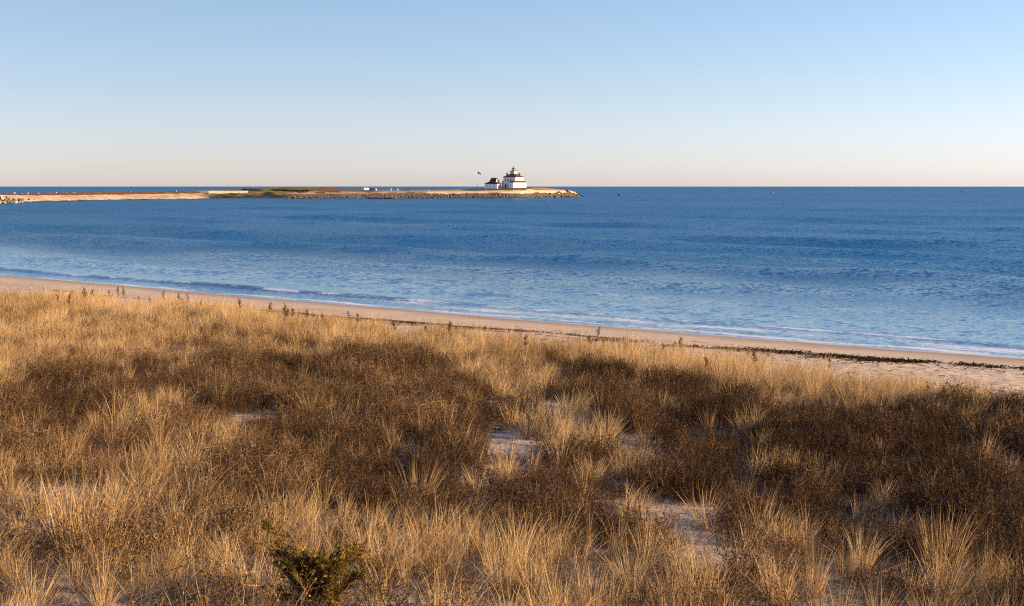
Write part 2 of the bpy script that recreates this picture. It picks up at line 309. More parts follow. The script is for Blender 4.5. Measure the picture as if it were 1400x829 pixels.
while p_ < 44000:
    qq.append(p_); p_ += st
    st = .25 if p_ < 12 else (.5 if p_ < 20 else min(st*1.025 if p_ < 260 else st*1.08, 6000))
T, Q = np.meshgrid(tq, np.array(qq))
n1 = fbm(T, Q, 40, 2, 41); n2 = fbm(T, Q, 16, 2, 43)
ph = Q + 11*n1 + 3*n2 + T*.10
zw = .0*Q
for k, (wl, amp) in enumerate(((34, 1.0), (21, .30), (12, .02))):
    c = .5+.5*np.cos(2*np.pi*(ph*(1+.03*k)+k*7+T*.03*k)/wl)
    zw = zw + amp*(c**2.2-.35)*np.clip(.42+1.35*fbm(T, Q*2.0, 42, 3, 50+k), .0, 1.6)
zw *= smooth01((Q-6)/16)*(1-smooth01((Q-380)/500))
# the little breaker: strongest toward the left (T<0) end of the beach
lefty = smooth01((-42-T)/40)
crest = 5.3 + .9*fbm(T, 0*T, 14, 2, 61) - 1.0*lefty
bamp = .06 + .22*lefty
zb = bamp*np.where(Q > crest, np.exp(-((Q-crest)/1.7)**2), np.exp(-((Q-crest)/.75)**2))*np.clip(.8+.6*fbm(T, 0*T, 9, 2, 62), .2, 1.3)
crest2 = 10.8 + 1.0*fbm(T, 0*T, 17, 2, 63)
zb += .03*np.exp(-((Q-crest2)/1.5)**2)*np.clip(.5+fbm(T, 0*T, 12, 2, 64), 0, 1)
swash = .10*np.exp(-((Q-1.2)/1.6)**2)*(fbm(T, 0*T, 5, 3, 65))
ZW = zw + zb + swash - .012 + .02*fbm(T, Q, 1.8, 2, 66)*smooth01((Q-3)/4)*(1-smooth01((Q-60)/50))
foam = np.exp(-((Q-crest+.3)/.36)**2)*(.42+.9*fbm(T, Q, 1.6, 3, 67)+.25*(1-lefty)) + np.exp(-((Q-.9-.6*fbm(T, 0*T, 4, 3, 68))/.32)**2)*(.55+.6*fbm(T, Q, 2.5, 3, 69)) + (1-lefty)*(.62+.5*fbm(T, Q, 2.2, 3, 79))*np.exp(-((Q-3.2-.8*fbm(T, 0*T, 5, 2, 70))/1.1)**2)
sea = grid_mesh('sea', T, Q, ZW, sea_material(), {'offshore': Q.ravel(), 'foam': np.clip(foam, 0, 1).ravel()})
# local x runs along the beach (to the right), local y out to sea
sea.location = (NX*56, NY*56, 0); sea.rotation_euler = (0, 0, math.atan2(-NX, NY))
tag(sea, 'wind-rippled blue sea with low swells and a thin foam line', kind='structure')

# ------------------------------------------------------------------ the spit with its grass, bank and mounds
FR = np.array([(-232, 380), (-222, 450), (-218.6, 531), (-226, 607), (-210, 690), (-178, 737), (-140, 757), (-91, 773), (-47, 790), (6, 800), (28, 850), (44, 903), (51, 915)], float)
BK = np.array([(-330, 380), (-310, 450), (-300, 560), (-300, 700), (-270, 775), (-225, 815), (-165, 845), (-115, 862), (-60, 882), (-8, 905), (12, 925), (44, 938), (51, 922)], float)
u0 = np.r_[0, np.cumsum(np.hypot(*np.diff(FR, axis=0).T))]
U = np.arange(0, u0[-1], 1.0)
def sm(a, k=21):
    p = np.pad(a, k//2, mode='edge'); return np.convolve(p, np.ones(k)/k, 'valid')
z_j = 1
fx, fy = sm(np.interp(U, u0, FR[:, 0])), sm(np.interp(U, u0, FR[:, 1]))
bx, by = sm(np.interp(U, u0, BK[:, 0])), sm(np.interp(U, u0, BK[:, 1]))
Wd = np.hypot(bx-fx, by-fy)
# keyed on the front station: vertex list of (u of FR vertices) -> heights
def key(vals): return sm(np.interp(U, u0, vals), 15)
z1 = key([1.5, 1.5, 1.8, 1.5, 1.5, 1.6, 1.7, 1.6, 1.7, 1.8, 1.8, 1.3, .5])
z1 = z1*(1+.45*fbm(U, 0*U, 16, 3, 76)*smooth01((U-u0[4])/20))
v1 = key([8, 8, 7, 9, 9, 7, 5, 4, 4, 4, 4, 4, 3])
z2 = key([2.8, 3.2, 3.9, 3.2, 3.0, 3.0, 3.2, 3.7, 4.1, 4.2, 4.1, 3.4, .6])
v2 = key([18, 18, 18, 20, 20, 16, 12, 10, 9, 9, 9, 8, 5])
zc = key([4.0, 4.3, 4.9, 3.95, 4.3, 4.55, 6.0, 4.7, 4.9, 6.7, 6.6, 4.3, .6])
v3 = key([30, 30, 30, 30, 30, 30, 30, 30, 30, 26, 24, 16, 9])
vv = np.r_[-6, -3, np.arange(0, 36, .8), np.linspace(36, 1, 0)]
vv = np.r_[-6., -3., np.arange(0, 44, .8)]
nv = len(vv)+14
VV = np.zeros((len(U), nv)); ZV = np.zeros((len(U), nv))
for i in range(len(U)):
    w = Wd[i]; a = vv*min(1, w/75.) if w < 75 else vv
    back = np.linspace(a[-1], w+6, 15)[1:]
    a = np.r_[a, back]; VV[i] = a
    k_ = min(1, w/75.)
    ZV[i] = np.interp(a, [-6, 0, v1[i]*k_, v2[i]*k_, v3[i]*k_, max(w-18, v3[i]*k_+1), w+.01+2, w+6], [-2.5, -.1, z1[i], z2[i], zc[i], zc[i]-.3, -.6, -2.5])
dx, dy = (bx-fx)/Wd, (by-fy)/Wd
PX = fx[:, None] + dx[:, None]*VV; PY = fy[:, None] + dy[:, None]*VV
# image-free mound by its place on the spit
def gauss(cx, cy, rx, ry, h): return h*np.exp(-((PX-cx)/rx)**2-((PY-cy)/ry)**2)
ZV = ZV + gauss(-140, 800, 24, 22, .8)*1 + gauss(-122, 806, 18, 18, 1.3) 
ZV = ZV + np.where(ZV > -.05, .16*fbm(PX, PY, 7, 3, 71) + .08*fbm(PX, PY, 2, 2, 72), 0)
def flat(cx, cy, r, z):
    global ZV
    w = smooth01(1.6-np.hypot(PX-cx, PY-cy)/r); ZV = ZV*(1-w) + z*w
flat(1.0, 838, 10, 6.72); flat(-12.6, 831, 6, 5.85)
# colours of the ground cover; the bank's green has its shade mixed in
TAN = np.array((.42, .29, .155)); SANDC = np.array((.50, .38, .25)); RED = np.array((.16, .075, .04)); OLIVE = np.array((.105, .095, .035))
SHADEGREEN = np.array((.020, .024, .019)); LAWN = np.array((.085, .078, .036)); ROCKC = np.array((.11, .09, .075))
uu = U[:, None]*np.ones(nv)
K_ = lambda a, b, f=8: smooth01((uu-a)/f)*(1-smooth01((uu-b)/f))
vn = VV/np.minimum(1, Wd/75)[:, None] + 1.2*fbm(PX, PY, 6, 2, 73)
Cc = np.tile(SANDC, (len(U), nv, 1)).astype(float)
def paint(mask, col):
    global Cc
    m_ = np.clip(mask, 0, 1)[..., None]; Cc = Cc*(1-m_) + col*m_
uA, uB, uC, uD, uE, uF, uG, uH = u0[2], u0[3], u0[5], u0[6], u0[7], u0[8], u0[9], u0[11]
nsp = fbm(PX, PY, 5, 3, 74)
paint((vn > 4)*smooth01((nsp-.1)/.2)*.35*(uu < uC), OLIVE*1.6)
paint((vn > 19)*(uu < uC), RED)
paint((vn > 7)*(uu > uC)*1.0, TAN*.85)
paint((vn < 8.5)*(uu > uC), ROCKC)
paint(K_(uC-10, uC+40, 16)*(vn > .8+nsp)*(vn < 16.5+1.5*nsp)*(.80+.5*nsp), SHADEGREEN)  # grassy bank below the wall: its shade is painted as near-black green
paint(K_(uC+8, uE+8)*(vn > 17), OLIVE*1.25)
paint(K_(uD, uE+4)*(vn > 9)*smooth01((nsp+.05)/.15), RED*.9)
paint(K_(uF-10, u0[-1], 6)*(vn > 7)*(vn < 15), SANDC*1.05)
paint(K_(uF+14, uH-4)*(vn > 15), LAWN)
paint(K_(uG+26, u0[-1])*(vn > 15), np.array((.26, .15, .07)))
Cc = Cc*(1+.30*fbm(PX, PY, 2.4, 3, 75))[..., None]
Cc = np.where((ZV < .45+.35*nsp)[..., None], np.array((.05, .045, .035)), Cc)
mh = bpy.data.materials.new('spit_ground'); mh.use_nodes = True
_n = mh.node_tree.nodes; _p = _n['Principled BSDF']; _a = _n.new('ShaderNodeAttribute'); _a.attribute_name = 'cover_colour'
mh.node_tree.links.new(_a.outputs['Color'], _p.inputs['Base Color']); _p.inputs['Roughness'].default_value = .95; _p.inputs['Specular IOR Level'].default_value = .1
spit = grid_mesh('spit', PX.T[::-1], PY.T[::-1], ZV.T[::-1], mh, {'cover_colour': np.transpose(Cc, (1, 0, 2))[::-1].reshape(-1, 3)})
tag(spit, 'low grassy spit of land reaching out into the sea', kind='structure')
def spit_z(x, y):
    d = (PX-x)**2+(PY-y)**2; return float(ZV.flat[int(np.argmin(d))])
def spit_uv(u, v):
    i = int(np.clip(u, 0, len(U)-1)); x = fx[i]+dx[i]*v; y = fy[i]+dy[i]*v; return x, y, spit_z(x, y)

# ---- boulders
def rock_mesh(name, seed, matl, sub=2, rough=.35):
    bm = bmesh.new(); bmesh.ops.create_icosphere(bm, subdivisions=sub, radius=.5)
    rs = np.random.default_rng(seed); ax = [Vector(rs.normal(size=3)).normalized() for _ in range(9)]; cut = rs.uniform(.28, .46, 9)
    for v in bm.verts:
        for a_, c in zip(ax, cut):
            d = v.co.dot(a_)
            if d > c: v.co -= a_*(d-c)
        v.co *= 1+rs.normal()*.03
    me = bpy.data.meshes.new(name); bm.to_mesh(me); bm.free(); me.materials.append(matl); return me
m_rock = mat('boulder_stone', (.065, .052, .042), .9, noise=(1.1, .5, (.215, .17, .13)), spec=.2)
m_rockd = mat('wet_dark_stone', (.012, .011, .010), .6, noise=(.8, .5, (.03, .025, .02)))
m_rockp = mat('pale_stone', (.50, .44, .36), .9, noise=(1.5, .5, (.36, .30, .24)))
rocks = [rock_mesh('boulder', 100+k, m_rock) for k in range(7)]
rocksd = [rock_mesh('dark_boulder', 200+k, m_rockd) for k in range(3)]
rocksp = [rock_mesh('pale_boulder', 300+k, m_rockp) for k in range(4)]
def put_rock(me, x, y, z, s, label, cat='boulder', group=None, name='boulder'):
    o = bpy.data.objects.new(name, me); COL.objects.link(o); o.location = (x, y, z)
    o.scale = (s*random.uniform(.8, 1.3), s*random.uniform(.8, 1.2), s*random.uniform(.6, .95)); o.rotation_euler = (random.uniform(-.4, .4), random.uniform(-.4, .4), random.uniform(0, 6.3))
    return tag(o, label, cat, group)
lst = []
for k in range(1300):
    u = random.uniform(uC+48, u0[11]+4); t_ = random.random()
    v = -.8 + 6.2*t_; x, y, z = spit_uv(u, v*min(1, Wd[int(u)]/75 if u < len(U) else .3)); s = random.uniform(.55, 1.35)*(1.25 if random.random() < .2 else 1)
    lst.append((s, x, y, z, t_))
lst.sort(key=lambda r: -r[0])
for s, x, y, z, t_ in lst[:230]:
    put_rock(random.choice(rocks[:5] if t_ > .34 else rocksd), x, y, z+.1*s, s, 'weathered boulder in the long rock bank at the foot of the spit', group='boulders of the rock bank along the spit')
Vr, Fr, off = [], [], 0
for s, x, y, z, t_ in lst[230:]:
    me = random.choice(rocks if t_ > .36 else rocksd)
    co = np.array([v.co[:] for v in me.vertices])*np.array((s*1.1, s, s*.8)); a_ = random.uniform(0, 6.3)
    co = co@np.array(((math.cos(a_), math.sin(a_), 0), (-math.sin(a_), math.cos(a_), 0), (0, 0, 1))) + (x, y, z+.1*s)
    Vr.append(co); Fr.append(np.array([p.vertices[:] for p in me.polygons])+off); off += len(co)
tag(mesh_obj('riprap', np.concatenate(Vr), np.concatenate(Fr), m_rock), 'smaller stones packed between the boulders of the rock bank', 'riprap', kind='stuff')
for k in range(90):
    u = u0[2] + random.uniform(-14, 66)*random.uniform(.3, 1); v = random.uniform(-1, 15)*(1-max(0, u-u0[2])/110); x, y, z = spit_uv(u, v)
    s = random.uniform(1.0, 2.7)*(1 if u < u0[2]+25 else .6)
    put_rock(random.choice(rocksp[:2]+rocks[:4]+rocksd), x, y, z+.30*s, s, 'angular boulder in the heap of rocks where the spit leaves the left edge', group='boulders heaped at the left end of the spit')
for k in range(34):
    i_ = u0[2]+55 + (uC-u0[2]-62)*k/33 + random.uniform(-2, 2); x, y, z = spit_uv(i_, 29)
    put_rock(random.choice([rocksp[0]]+rocks[:4]), x, y, z+random.uniform(-.05, .25), random.uniform(.5, 1.2), "pale stone in the row along the spit's low crest", 'stone', "row of pale stones along the spit's crest", 'pale_stone')
for k in range(30):
    u = random.uniform(u0[10]-6, u0[12]-1); x, y, z = spit_uv(u, random.uniform(-2.5, 6))
    put_rock(random.choice(rocksd+rocks[:3]), x, y, max(z, 0)+.4, random.uniform(1.4, 2.7), 'dark jagged boulder heaped at the outer tip of the spit', group='boulders heaped at the tip of the spit')
# rocks off the tip
tip = [(786, 268.2, 2.2, 'd'), (790, 267.6, 2.6, 'p'), (793, 268.2, 2.4, 'd'), (783, 268.6, 2.4, 'd'), (797, 268.6, 1.6, 'd')]
for px, py, s, kd in tip:
    D = 7.5*1700/(py-254.9); X_ = (px-700)/1700*D
    put_rock(random.choice(rocksd) if kd == 'd' else rocksp[0], X_, D, .3, s, 'low wet ledge stone awash just off the tip of the spit', 'rock', 'rocks awash off the tip of the spit', 'sea_rock').scale.z = s*.45
o = put_rock(rocksd[1], (846-700)/1700*1030, 1030, .45, 2.4, 'lone round dark rock in open water right of the spit', 'rock', None, 'sea_rock'); o.scale = (2.5, 2.2, 2.2)
for k, (px, w) in enumerate(((509, 6), (518, 7), (526, 8), (533, 6))):
    D = 752-k*3; o = put_rock(rocksd[k % 3], (px-700)/1700*D, D, .1, w, 'flat black ledge at the waterline below the rock bank', 'rock', 'black ledge stones at the foot of the bank', 'ledge_rock'); o.scale = (w, 3.0, 1.3+.2*k); o.rotation_euler = (0, 0, 0)

# ------------------------------------------------------------------ lighthouse station
m_white = mat('white_painted_wall', (.74, .74, .73), .7, noise=(.6, .5, (.80, .80, .79)), bump=(3, .02))
m_roof = mat('red_roof', (.085, .022, .020), .85, noise=(2.5, .4, (.13, .035, .028)), bump=(4, .05))
m_granite = mat('granite_tower', (.42, .39, .34), .85, noise=(2.0, .5, (.55, .51, .45)))
m_dark = mat('black_iron', (.03, .03, .035), .5)
m_glass = mat('dark_window_glass', (.05, .08, .13), .12, spec=.6)
m_brick = mat('chimney_brick', (.20, .09, .06), .9, noise=(3, .5, (.28, .15, .10)))
m_lens = mat('lantern_glass', (.30, .36, .40), .1, spec=.7)
m_grey = mat('grey_weathered_board', (.14, .14, .15), .85, noise=(2, .4, (.2, .2, .2)))
def window(parent, face, a, z, w, h):
    """face: '-y' at y=a.., '+x' at x=.. ; a=(plane, along)"""
    pl, al = a; f = MB(); g = MB(); s_ = MB()
    t = .12
    def bx(mb, a0, a1, z0, z1, d0, d1):
        if face == '-y': mb.box(a0, a1, pl-d1, pl-d0, z0, z1)
        else: mb.box(pl+d0, pl+d1, a0, a1, z0, z1)
    bx(g, al-w/2, al+w/2, z, z+h, .01, .04)
    for (a0, a1, z0, z1_) in ((al-w/2-t, al-w/2, z-t, z+h+t), (al+w/2, al+w/2+t, z-t, z+h+t), (al-w/2, al+w/2, z+h, z+h+t), (al-w/2, al+w/2, z-t, z), (al-w/2, al+w/2, z+h/2-.03, z+h/2+.03)):
        bx(f, a0, a1, z0, z1_, .045, .09)
    bx(s_, al-w/2-.2, al+w/2+.2, z-t-.08, z-t-.003, .0, .2)
    gg = g.build('window', m_glass, parent); f.build('frame', m_white, gg); s_.build('sill', m_white, gg)
LH = tag(empty('lighthouse', (1.0, 838, 6.7), R(-33.7)), 'white two-storey lighthouse with a red hipped roof and a small square tower on top', 'lighthouse')
MB().box(-4.9, 4.9, -4.9, 4.9, -.6, 6.8).build('wall', m_white, LH)
rf = MB().hip(-5.35, 5.35, -5.35, 5.35, 6.81, 9.1, -1.65, 1.65, -1.65, 1.65, .22).build('roof', m_roof, LH)
MB().box(4.91, 7.4, -11.25, 4.4, -.6, 3.3).box(3.6, 4.905, -11.25, -4.91, -.6, 3.3).build('keeper_wing', m_white, LH)
MB().hip(3.25, 7.8, -11.65, 4.8, 3.31, 4.5, 5.0, 5.6, -9.6, 4.2, .18).build('wing_roof', m_roof, LH)
for al in (-3.3, -1.1, 1.2, 3.3): window(LH, '-y', (-4.9, al), 4.4, .85, 1.4)
for al in (-.9, .9): window(LH, '-y', (-4.9, al), 1.0, .85, 1.4)
for al in (-2.6, 0, 2.6): window(LH, '+x', (4.9, al), 4.9, .8, 1.2)
for al in (-9.2, -6.2, -2.6, 1.2): window(LH, '+x', (7.4, al), 1.0, .8, 1.2)
window(LH, '-y', (-11.25, 5.3), 1.0, .8, 1.3)
d = MB().box(-3.6, -2.5, -4.99, -4.91, -.1, 2.2).build('door', m_dark, LH); MB().box(-2.75, -2.68, -5.05, -4.995, 1.0, 1.15).build('handle', m_granite, d)
MB().box(-6.1, -4.91, -4.6, -2.0, -.6, 4.2).build('porch', m_grey, LH)
MB().hip(-6.3, -4.92, -4.8, -1.8, 4.21, 4.7, -5.4, -4.92, -4.0, -2.6, .12).build('porch_roof', m_roof, LH)
for x_, y_ in ((-3.4, -2.6), (3.4, 2.4)):
    c = MB().box(x_-.4, x_+.4, y_-.4, y_+.4, 7.2, 9.55).build('chimney', m_brick, LH); MB().box(x_-.5, x_+.5, y_-.5, y_+.5, 9.553, 9.75).build('cap', m_brick, c)
MB().box(-1.6, 1.6, -1.6, 1.6, 8.6, 10.95).build('tower_shaft', m_granite, LH)
MB().box(-2.0, 2.0, -2.0, 2.0, 10.953, 11.15).build('gallery_deck', m_dark, LH)
rl = MB()
for a_ in range(16):
    t = a_*math.pi/8; rl.tube([(1.8*math.cos(t), 1.8*math.sin(t), 11.15), (1.8*math.cos(t), 1.8*math.sin(t), 12.0)], .03, 4)
for z_ in (11.55, 12.0): rl.tube([(1.8*math.cos(t*math.pi/12), 1.8*math.sin(t*math.pi/12), z_) for t in range(25)], .03, 4)
rl.build('gallery_rail', m_dark, LH)
def prism(mb, r0, r1, z0, z1_, n=8):
    V = [(r0*math.cos(2*math.pi*k/n), r0*math.sin(2*math.pi*k/n), z0) for k in range(n)]+[(r1*math.cos(2*math.pi*k/n), r1*math.sin(2*math.pi*k/n), z1_) for k in range(n)]
    return mb.add(V, [(k, (k+1) % n, n+(k+1) % n, n+k) for k in range(n)]+[tuple(range(n))[::-1], tuple(range(n, 2*n))])
ln = prism(MB(), 1.0, 1.0, 11.153, 12.6).build('lantern_room', m_lens, LH)
mu = MB()
for k in range(8):
    t = 2*math.pi*k/8; mu.tube([(.97*math.cos(t), 1.02*math.sin(t), 11.16), (1.02*math.cos(t), 1.02*math.sin(t), 12.6)], .05, 4)
mu.build('glazing_bar', m_dark, ln)
prism(prism(MB(), 1.25, .3, 12.603, 13.4), .22, .05, 13.403, 14.6).build('lantern_roof', m_roof, LH)

CT = tag(empty('cottage', (-12.6, 831, 5.85), R(-33.7)), 'small white cottage with a steep red gabled roof left of the lighthouse', 'cottage')
MB().box(-5, 5, -2.6, 2.6, -.6, 3.2).build('wall', m_white, CT)
MB().hip(-5.4, 5.4, -3.0, 3.0, 3.21, 4.6, -2.6, 3.4, -1.7, 1.7, .16).build('roof', m_roof, CT)
gb = MB(); gb.add([(-2.0, -1.6, 4.3), (3.1, -1.6, 4.3), (3.1, 1.6, 4.3), (-2.0, 1.6, 4.3), (-1.3, 0, 7.0), (3.1, 0, 7.0)], [(3, 2, 1, 0), (0, 1, 5, 4), (2, 3, 4, 5), (1, 2, 5), (3, 0, 4)])
gb.build('gable', m_white, CT)
g2 = MB()
for s_ in (-1, 1):
    V = [(-2.3, s_*1.95, 3.9), (3.3, s_*1.95, 3.9), (3.3, 0, 7.15), (-1.4, 0, 7.15)]; V2 = [(a, b, c+.15) for a, b, c in V]
    g2.add(V+V2, [(0, 1, 2, 3), (7, 6, 5, 4), (0, 4, 5, 1), (1, 5, 6, 2), (2, 6, 7, 3), (3, 7, 4, 0)])
g2.build('gable_roof', m_roof, CT)
for al in (-3.2, -.9, 2.4): window(CT, '-y', (-2.6, al), 1.0, .8, 1.3)
window(CT, '+x', (5.0, 0), 1.0, .8, 1.2)
c = MB().box(4.0, 4.7, .5, 1.2, 3.6, 6.0).build('chimney', m_brick, CT); MB().box(3.9, 4.8, .4, 1.3, 6.003, 6.2).build('cap', m_brick, c)

m_pole = mat('pale_pole_paint', (.62, .62, .62), .5)
FX, FY = -23.0, 834; FZ = spit_z(FX, FY)
FP = tag(empty('flagpole', (FX, FY, FZ)), 'tall thin pale flagpole flying a small dark flag left of the cottage', 'flagpole')
MB().tube([(0, 0, -.2), (0, 0, 17.6-FZ)], [.085, .045], 6).build('pole', m_pole, FP)
fl = MB(); NXF = 10; hz = 17.3-FZ
for k in range(NXF+1):
    t = k/NXF; xx = .05+2.1*t; dz = -.9*t**1.3
    yy = .22*math.sin(t*9)
    fl.V += [(xx, yy, hz+dz), (xx, yy+.05, hz+dz-1.25)]
fl.F = [(2*k, 2*k+1, 2*k+3, 2*k+2) for k in range(NXF)]
fl.build('flag', mat('dark_flag_cloth', (.05, .03, .06), .8, noise=(2.2, .1, (.16, .03, .035))), FP)

# ---- bulkhead wall, hedges, small things along the crest
def at(px, D): return (px-700)/1700*D
m_wall = mat('tan_seawall', (.50, .40, .28), .9, noise=(.8, .5, (.38, .30, .21)), bump=(2, .04))
SWo = tag(empty('seawall', (0, 0, 0)), 'short pale tan retaining wall above the dark green bank on the spit', 'wall')
pA = spit_uv(uC+4, 17.5); pB = spit_uv(uC+26, 17.5)
d_ = Vector((pB[0]-pA[0], pB[1]-pA[1], 0)); Lw = d_.length
SWo.location = (pA[0], pA[1], 3.1); SWo.rotation_euler = (0, 0, math.atan2(d_.y, d_.x))
MB().box(0, Lw, -.3, .3, -1.2, 1.5).build('wall_face', m_wall, SWo); MB().box(-.1, Lw+.1, -.42, .42, 1.503, 1.68).build('coping', m_rockp, SWo)
for k in range(1, 5):
    MB().box(Lw*k/5-.2, Lw*k/5+.2, -.5, -.303, -1.2, 1.4).build('pilaster', m_wall, SWo)
m_shrubd = mat('dark_evergreen_leaf', (.028, .034, .018), .9, noise=(1.5, .4, (.06, .055, .028)))
m_twig = mat('shrub_twig', (.10, .07, .05), .9)
def leaf_shrub(x, y, z, rx, ry, rz, label, n=900, name='shrub', group=None, leaf=.30):
    e_ = tag(empty(name, (x, y, z)), label, 'shrub', group)
    rs = np.random.default_rng(int(abs(x*31+y*7))); p = rs.normal(size=(n, 3)); p /= np.linalg.norm(p, axis=1)[:, None]
    p *= (rs.uniform(.45, 1, n)**.5)[:, None]*(1+.25*np.sin(p[:, :1]*7+p[:, 1:2]*5)); p[:, 2] = np.abs(p[:, 2]); p *= (rx, ry, rz)
    a = rs.normal(size=(n, 3)); a /= np.linalg.norm(a, axis=1)[:, None]; b = np.cross(a, rs.normal(size=(n, 3))); b /= np.linalg.norm(b, axis=1)[:, None]
    a *= leaf; b *= leaf*.6
    V = np.stack([p-a, p+b, p+a, p-b], 1).reshape(-1, 3); F = np.arange(4*n).reshape(-1, 4)
    mesh_obj('crown', V, F, m_shrubd, e_)
    st = MB()
    for k in range(6): st.tube([(0, 0, -.2), (random.uniform(-.5, .5)*rx, random.uniform(-.5, .5)*ry, rz*.7)], [.08, .03], 4)
    st.build('stem', m_twig, e_)
    return e_
for px, v, D_, rx, rz, lab in ((341, 24, 775, 4.3, .9, 'low dark hedge-like shrub on the crest just right of the tan wall'),
                               (352, 24, 776, 3.2, .7, 'low dark shrub on the crest beside the hedge-like one'),
                               (385, 16, 778, 6.5, 1.0, 'broad dark shrub on the left flank of the olive mound'),
                               (402, 16, 778, 6.0, .9, 'broad dark shrub in the middle of the olive mound'),
                               (418, 14, 780, 4.0, .7, 'smaller dark shrub toward the right of the olive mound')):
    x = at(px, D_); y = D_; z = spit_z(x, y); leaf_shrub(x, y, z-.1, rx, 2.2, rz, lab)
m_wp = mat('white_gloss_paint', (.78, .78, .78), .4); m_darkc = mat('dark_car_paint', (.02, .02, .03), .3); m_redp = mat('red_paint', (.18, .05, .035), .5)
m_tyre = mat('tyre_rubber', (.02, .02, .02), .8)
def car(x, y, z, rz, paint, label, Lc=4.3, Hc=1.45, van=False):
    e_ = tag(empty('parked_car', (x, y, z), rz), label, 'car'); b = MB()
    prof = [(-Lc/2, .35), (Lc/2, .35), (Lc/2, .8), (Lc*.42, .9)] + ([(Lc*.36, Hc), (-Lc*.48, Hc), (-Lc/2, .9)] if van else [(Lc*.22, .95), (Lc*.10, Hc), (-Lc*.28, Hc), (-Lc*.42, .98), (-Lc/2, .9)])
    n = len(prof); V = [(a, -.85, c) for a, c in prof]+[(a, .85, c) for a, c in prof]
    b.add(V, [tuple(range(n)), tuple(range(n, 2*n))[::-1]]+[(k, n+k, n+(k+1) % n, (k+1) % n) for k in range(n)]); b.build('body', paint, e_)
    for s_ in (-1, 1):
        y0 = s_*.86; MB().box(-Lc*.26, Lc*.12, min(y0, y0+s_*.02), max(y0, y0+s_*.02), .98, Hc-.12).build('side_window', m_glass, e_)
        for xx in (-Lc*.32, Lc*.32):
            w = MB(); w.tube([(xx, s_*.72, .33), (xx, s_*.93, .33)], .33, 12); w.build('wheel', m_tyre, e_)
    return e_
x = at(501, 806); car(x, 806, spit_z(x, 806)-.05, .9, m_wp, 'small white car parked on the crest of the spit', 4.0, 1.7, True)
x = at(510, 812); car(x, 812, spit_z(x, 812)-.05, .15, m_darkc, 'dark low car parked right of the white one on the crest', 4.3, 1.5)
x = at(512.8, 804)+1; z = spit_z(x, 804)
def post(x, y, z, h, r, m_, label, group=None, name='post'):
    e_ = tag(empty(name, (x, y, z)), label, 'post', group)
    MB().tube([(0, 0, -.2), (0, 0, h)], [r, r*.9], 6).build('shaft', m_, e_); MB().box(-r*1.2, r*1.2, -r*1.2, r*1.2, h+.002, h+.12).build('cap', m_, e_)
post(x, 803, spit_z(x, 803), 1.5, .34, m_wp, 'stubby white post right beside the dark parked car')
for px, lab in ((535.3, 'left one of the two thin white posts on the grassy crest'), (544.5, 'right one of the two thin white posts on the grassy crest')):
    x = at(px, 808); post(x, 808, spit_z(x, 808), 1.5, .2, m_wp, lab)
x = at(558, 812); car(x, 812, spit_z(x, 812)-.15, 0, m_redp, 'low red car half hidden on the crest right of the white posts', 3.8, 1.25)
# pale sloping slab on the bank
x0, y0 = at(586, 801), 801; x1, y1 = at(590, 794), 794
sl = MB(); 
V = []
for (xx, yy, zz) in ((x0-.6, y0, 4.6), (x0+.6, y0, 4.6), (x1+.9, y1-2, 1.2), (x1-.3, y1-2, 1.2)): V.append((xx-x0, yy-y0, zz-4)) 
V += [(a, b, c+.5) for a, b, c in V]
sl.add(V, [(0, 1, 2, 3), (7, 6, 5, 4), (0, 4, 5, 1), (1, 5, 6, 2), (2, 6, 7, 3), (3, 7, 4, 0)])
o = sl.build('stone_slab', m_rockp); o.location = (x0, y0, 4); tag(o, 'pale slab sloping down the rock bank left of the cottage', 'slab')

# ---- buoy, far boat, floating gull
m_red = mat('buoy_red', (.22, .018, .02), .45)
B = tag(empty('buoy', (at(1054.3, 1330), 1330, 0)), 'red lighted navigation buoy floating alone on the right side of the bay', 'buoy')
prism(MB(), 1.25, 1.25, -.5, .9, 16).build('float', m_red, B)
tw = MB()
for k in range(4):
    t = math.pi/4+k*math.pi/2; tw.tube([(.95*math.cos(t), .95*math.sin(t), .9), (.38*math.cos(t), .38*math.sin(t), 4.3)], .11, 5)
for z_, r_ in ((2.0, .76), (3.2, .55)):
    tw.tube([(r_*math.cos(t*math.pi/4), r_*math.sin(t*math.pi/4), z_) for t in range(9)], .08, 5)
tw.build('tower_frame', m_red, B)
MB().box(-.62, .62, -.06, .06, 2.4, 4.0).box(-.06, .06, -.62, .62, 2.401, 4.001).build('radar_reflector', m_red, B)
prism(prism(MB(), .5, .5, 4.3, 4.5, 12), .2, .2, 4.503, 5.2, 12).build('lantern', m_dark, B)
MB().box(.55, 1.15, -1.05, -.5, .95, 1.6).build('battery_box', m_white, B)
BT = tag(empty('fishing_boat', (at(1314.5, 1600), 1600, 0), R(20)), 'faint dark workboat with two short masts near the horizon at the far right', 'boat')
hb = MB(); prof = [(-4, -1.1), (2.2, -1.1), (4.4, 0), (2.2, 1.1), (-4, 1.1)]
hb.add([(a*.9, b*.8, -.4) for a, b in prof]+[(a, b, .9) for a, b in prof], [tuple(range(5))[::-1], tuple(range(5, 10))]+[(k, (k+1) % 5, 5+(k+1) % 5, 5+k) for k in range(5)])
m_boat = mat('boat_blue_grey', (.02, .04, .06), .6); hb.build('hull', m_boat, BT)
MB().box(-.5, 1.5, -.8, .8, .903, 2.6).build('wheelhouse', mat('wheelhouse_grey', (.05, .08, .10), .6), BT)
MB().tube([(-3.0, 0, .9), (-2.6, 0, 5.0)], [.22, .15], 6).build('mast', m_boat, BT); MB().tube([(1.0, 0, 2.6), (1.2, 0, 5.4)], [.22, .15], 6).build('mast', m_boat, BT)
m_gull = mat('gull_white', (.80, .80, .78), .8); m_gullg = mat('gull_grey', (.30, .31, .33), .8)
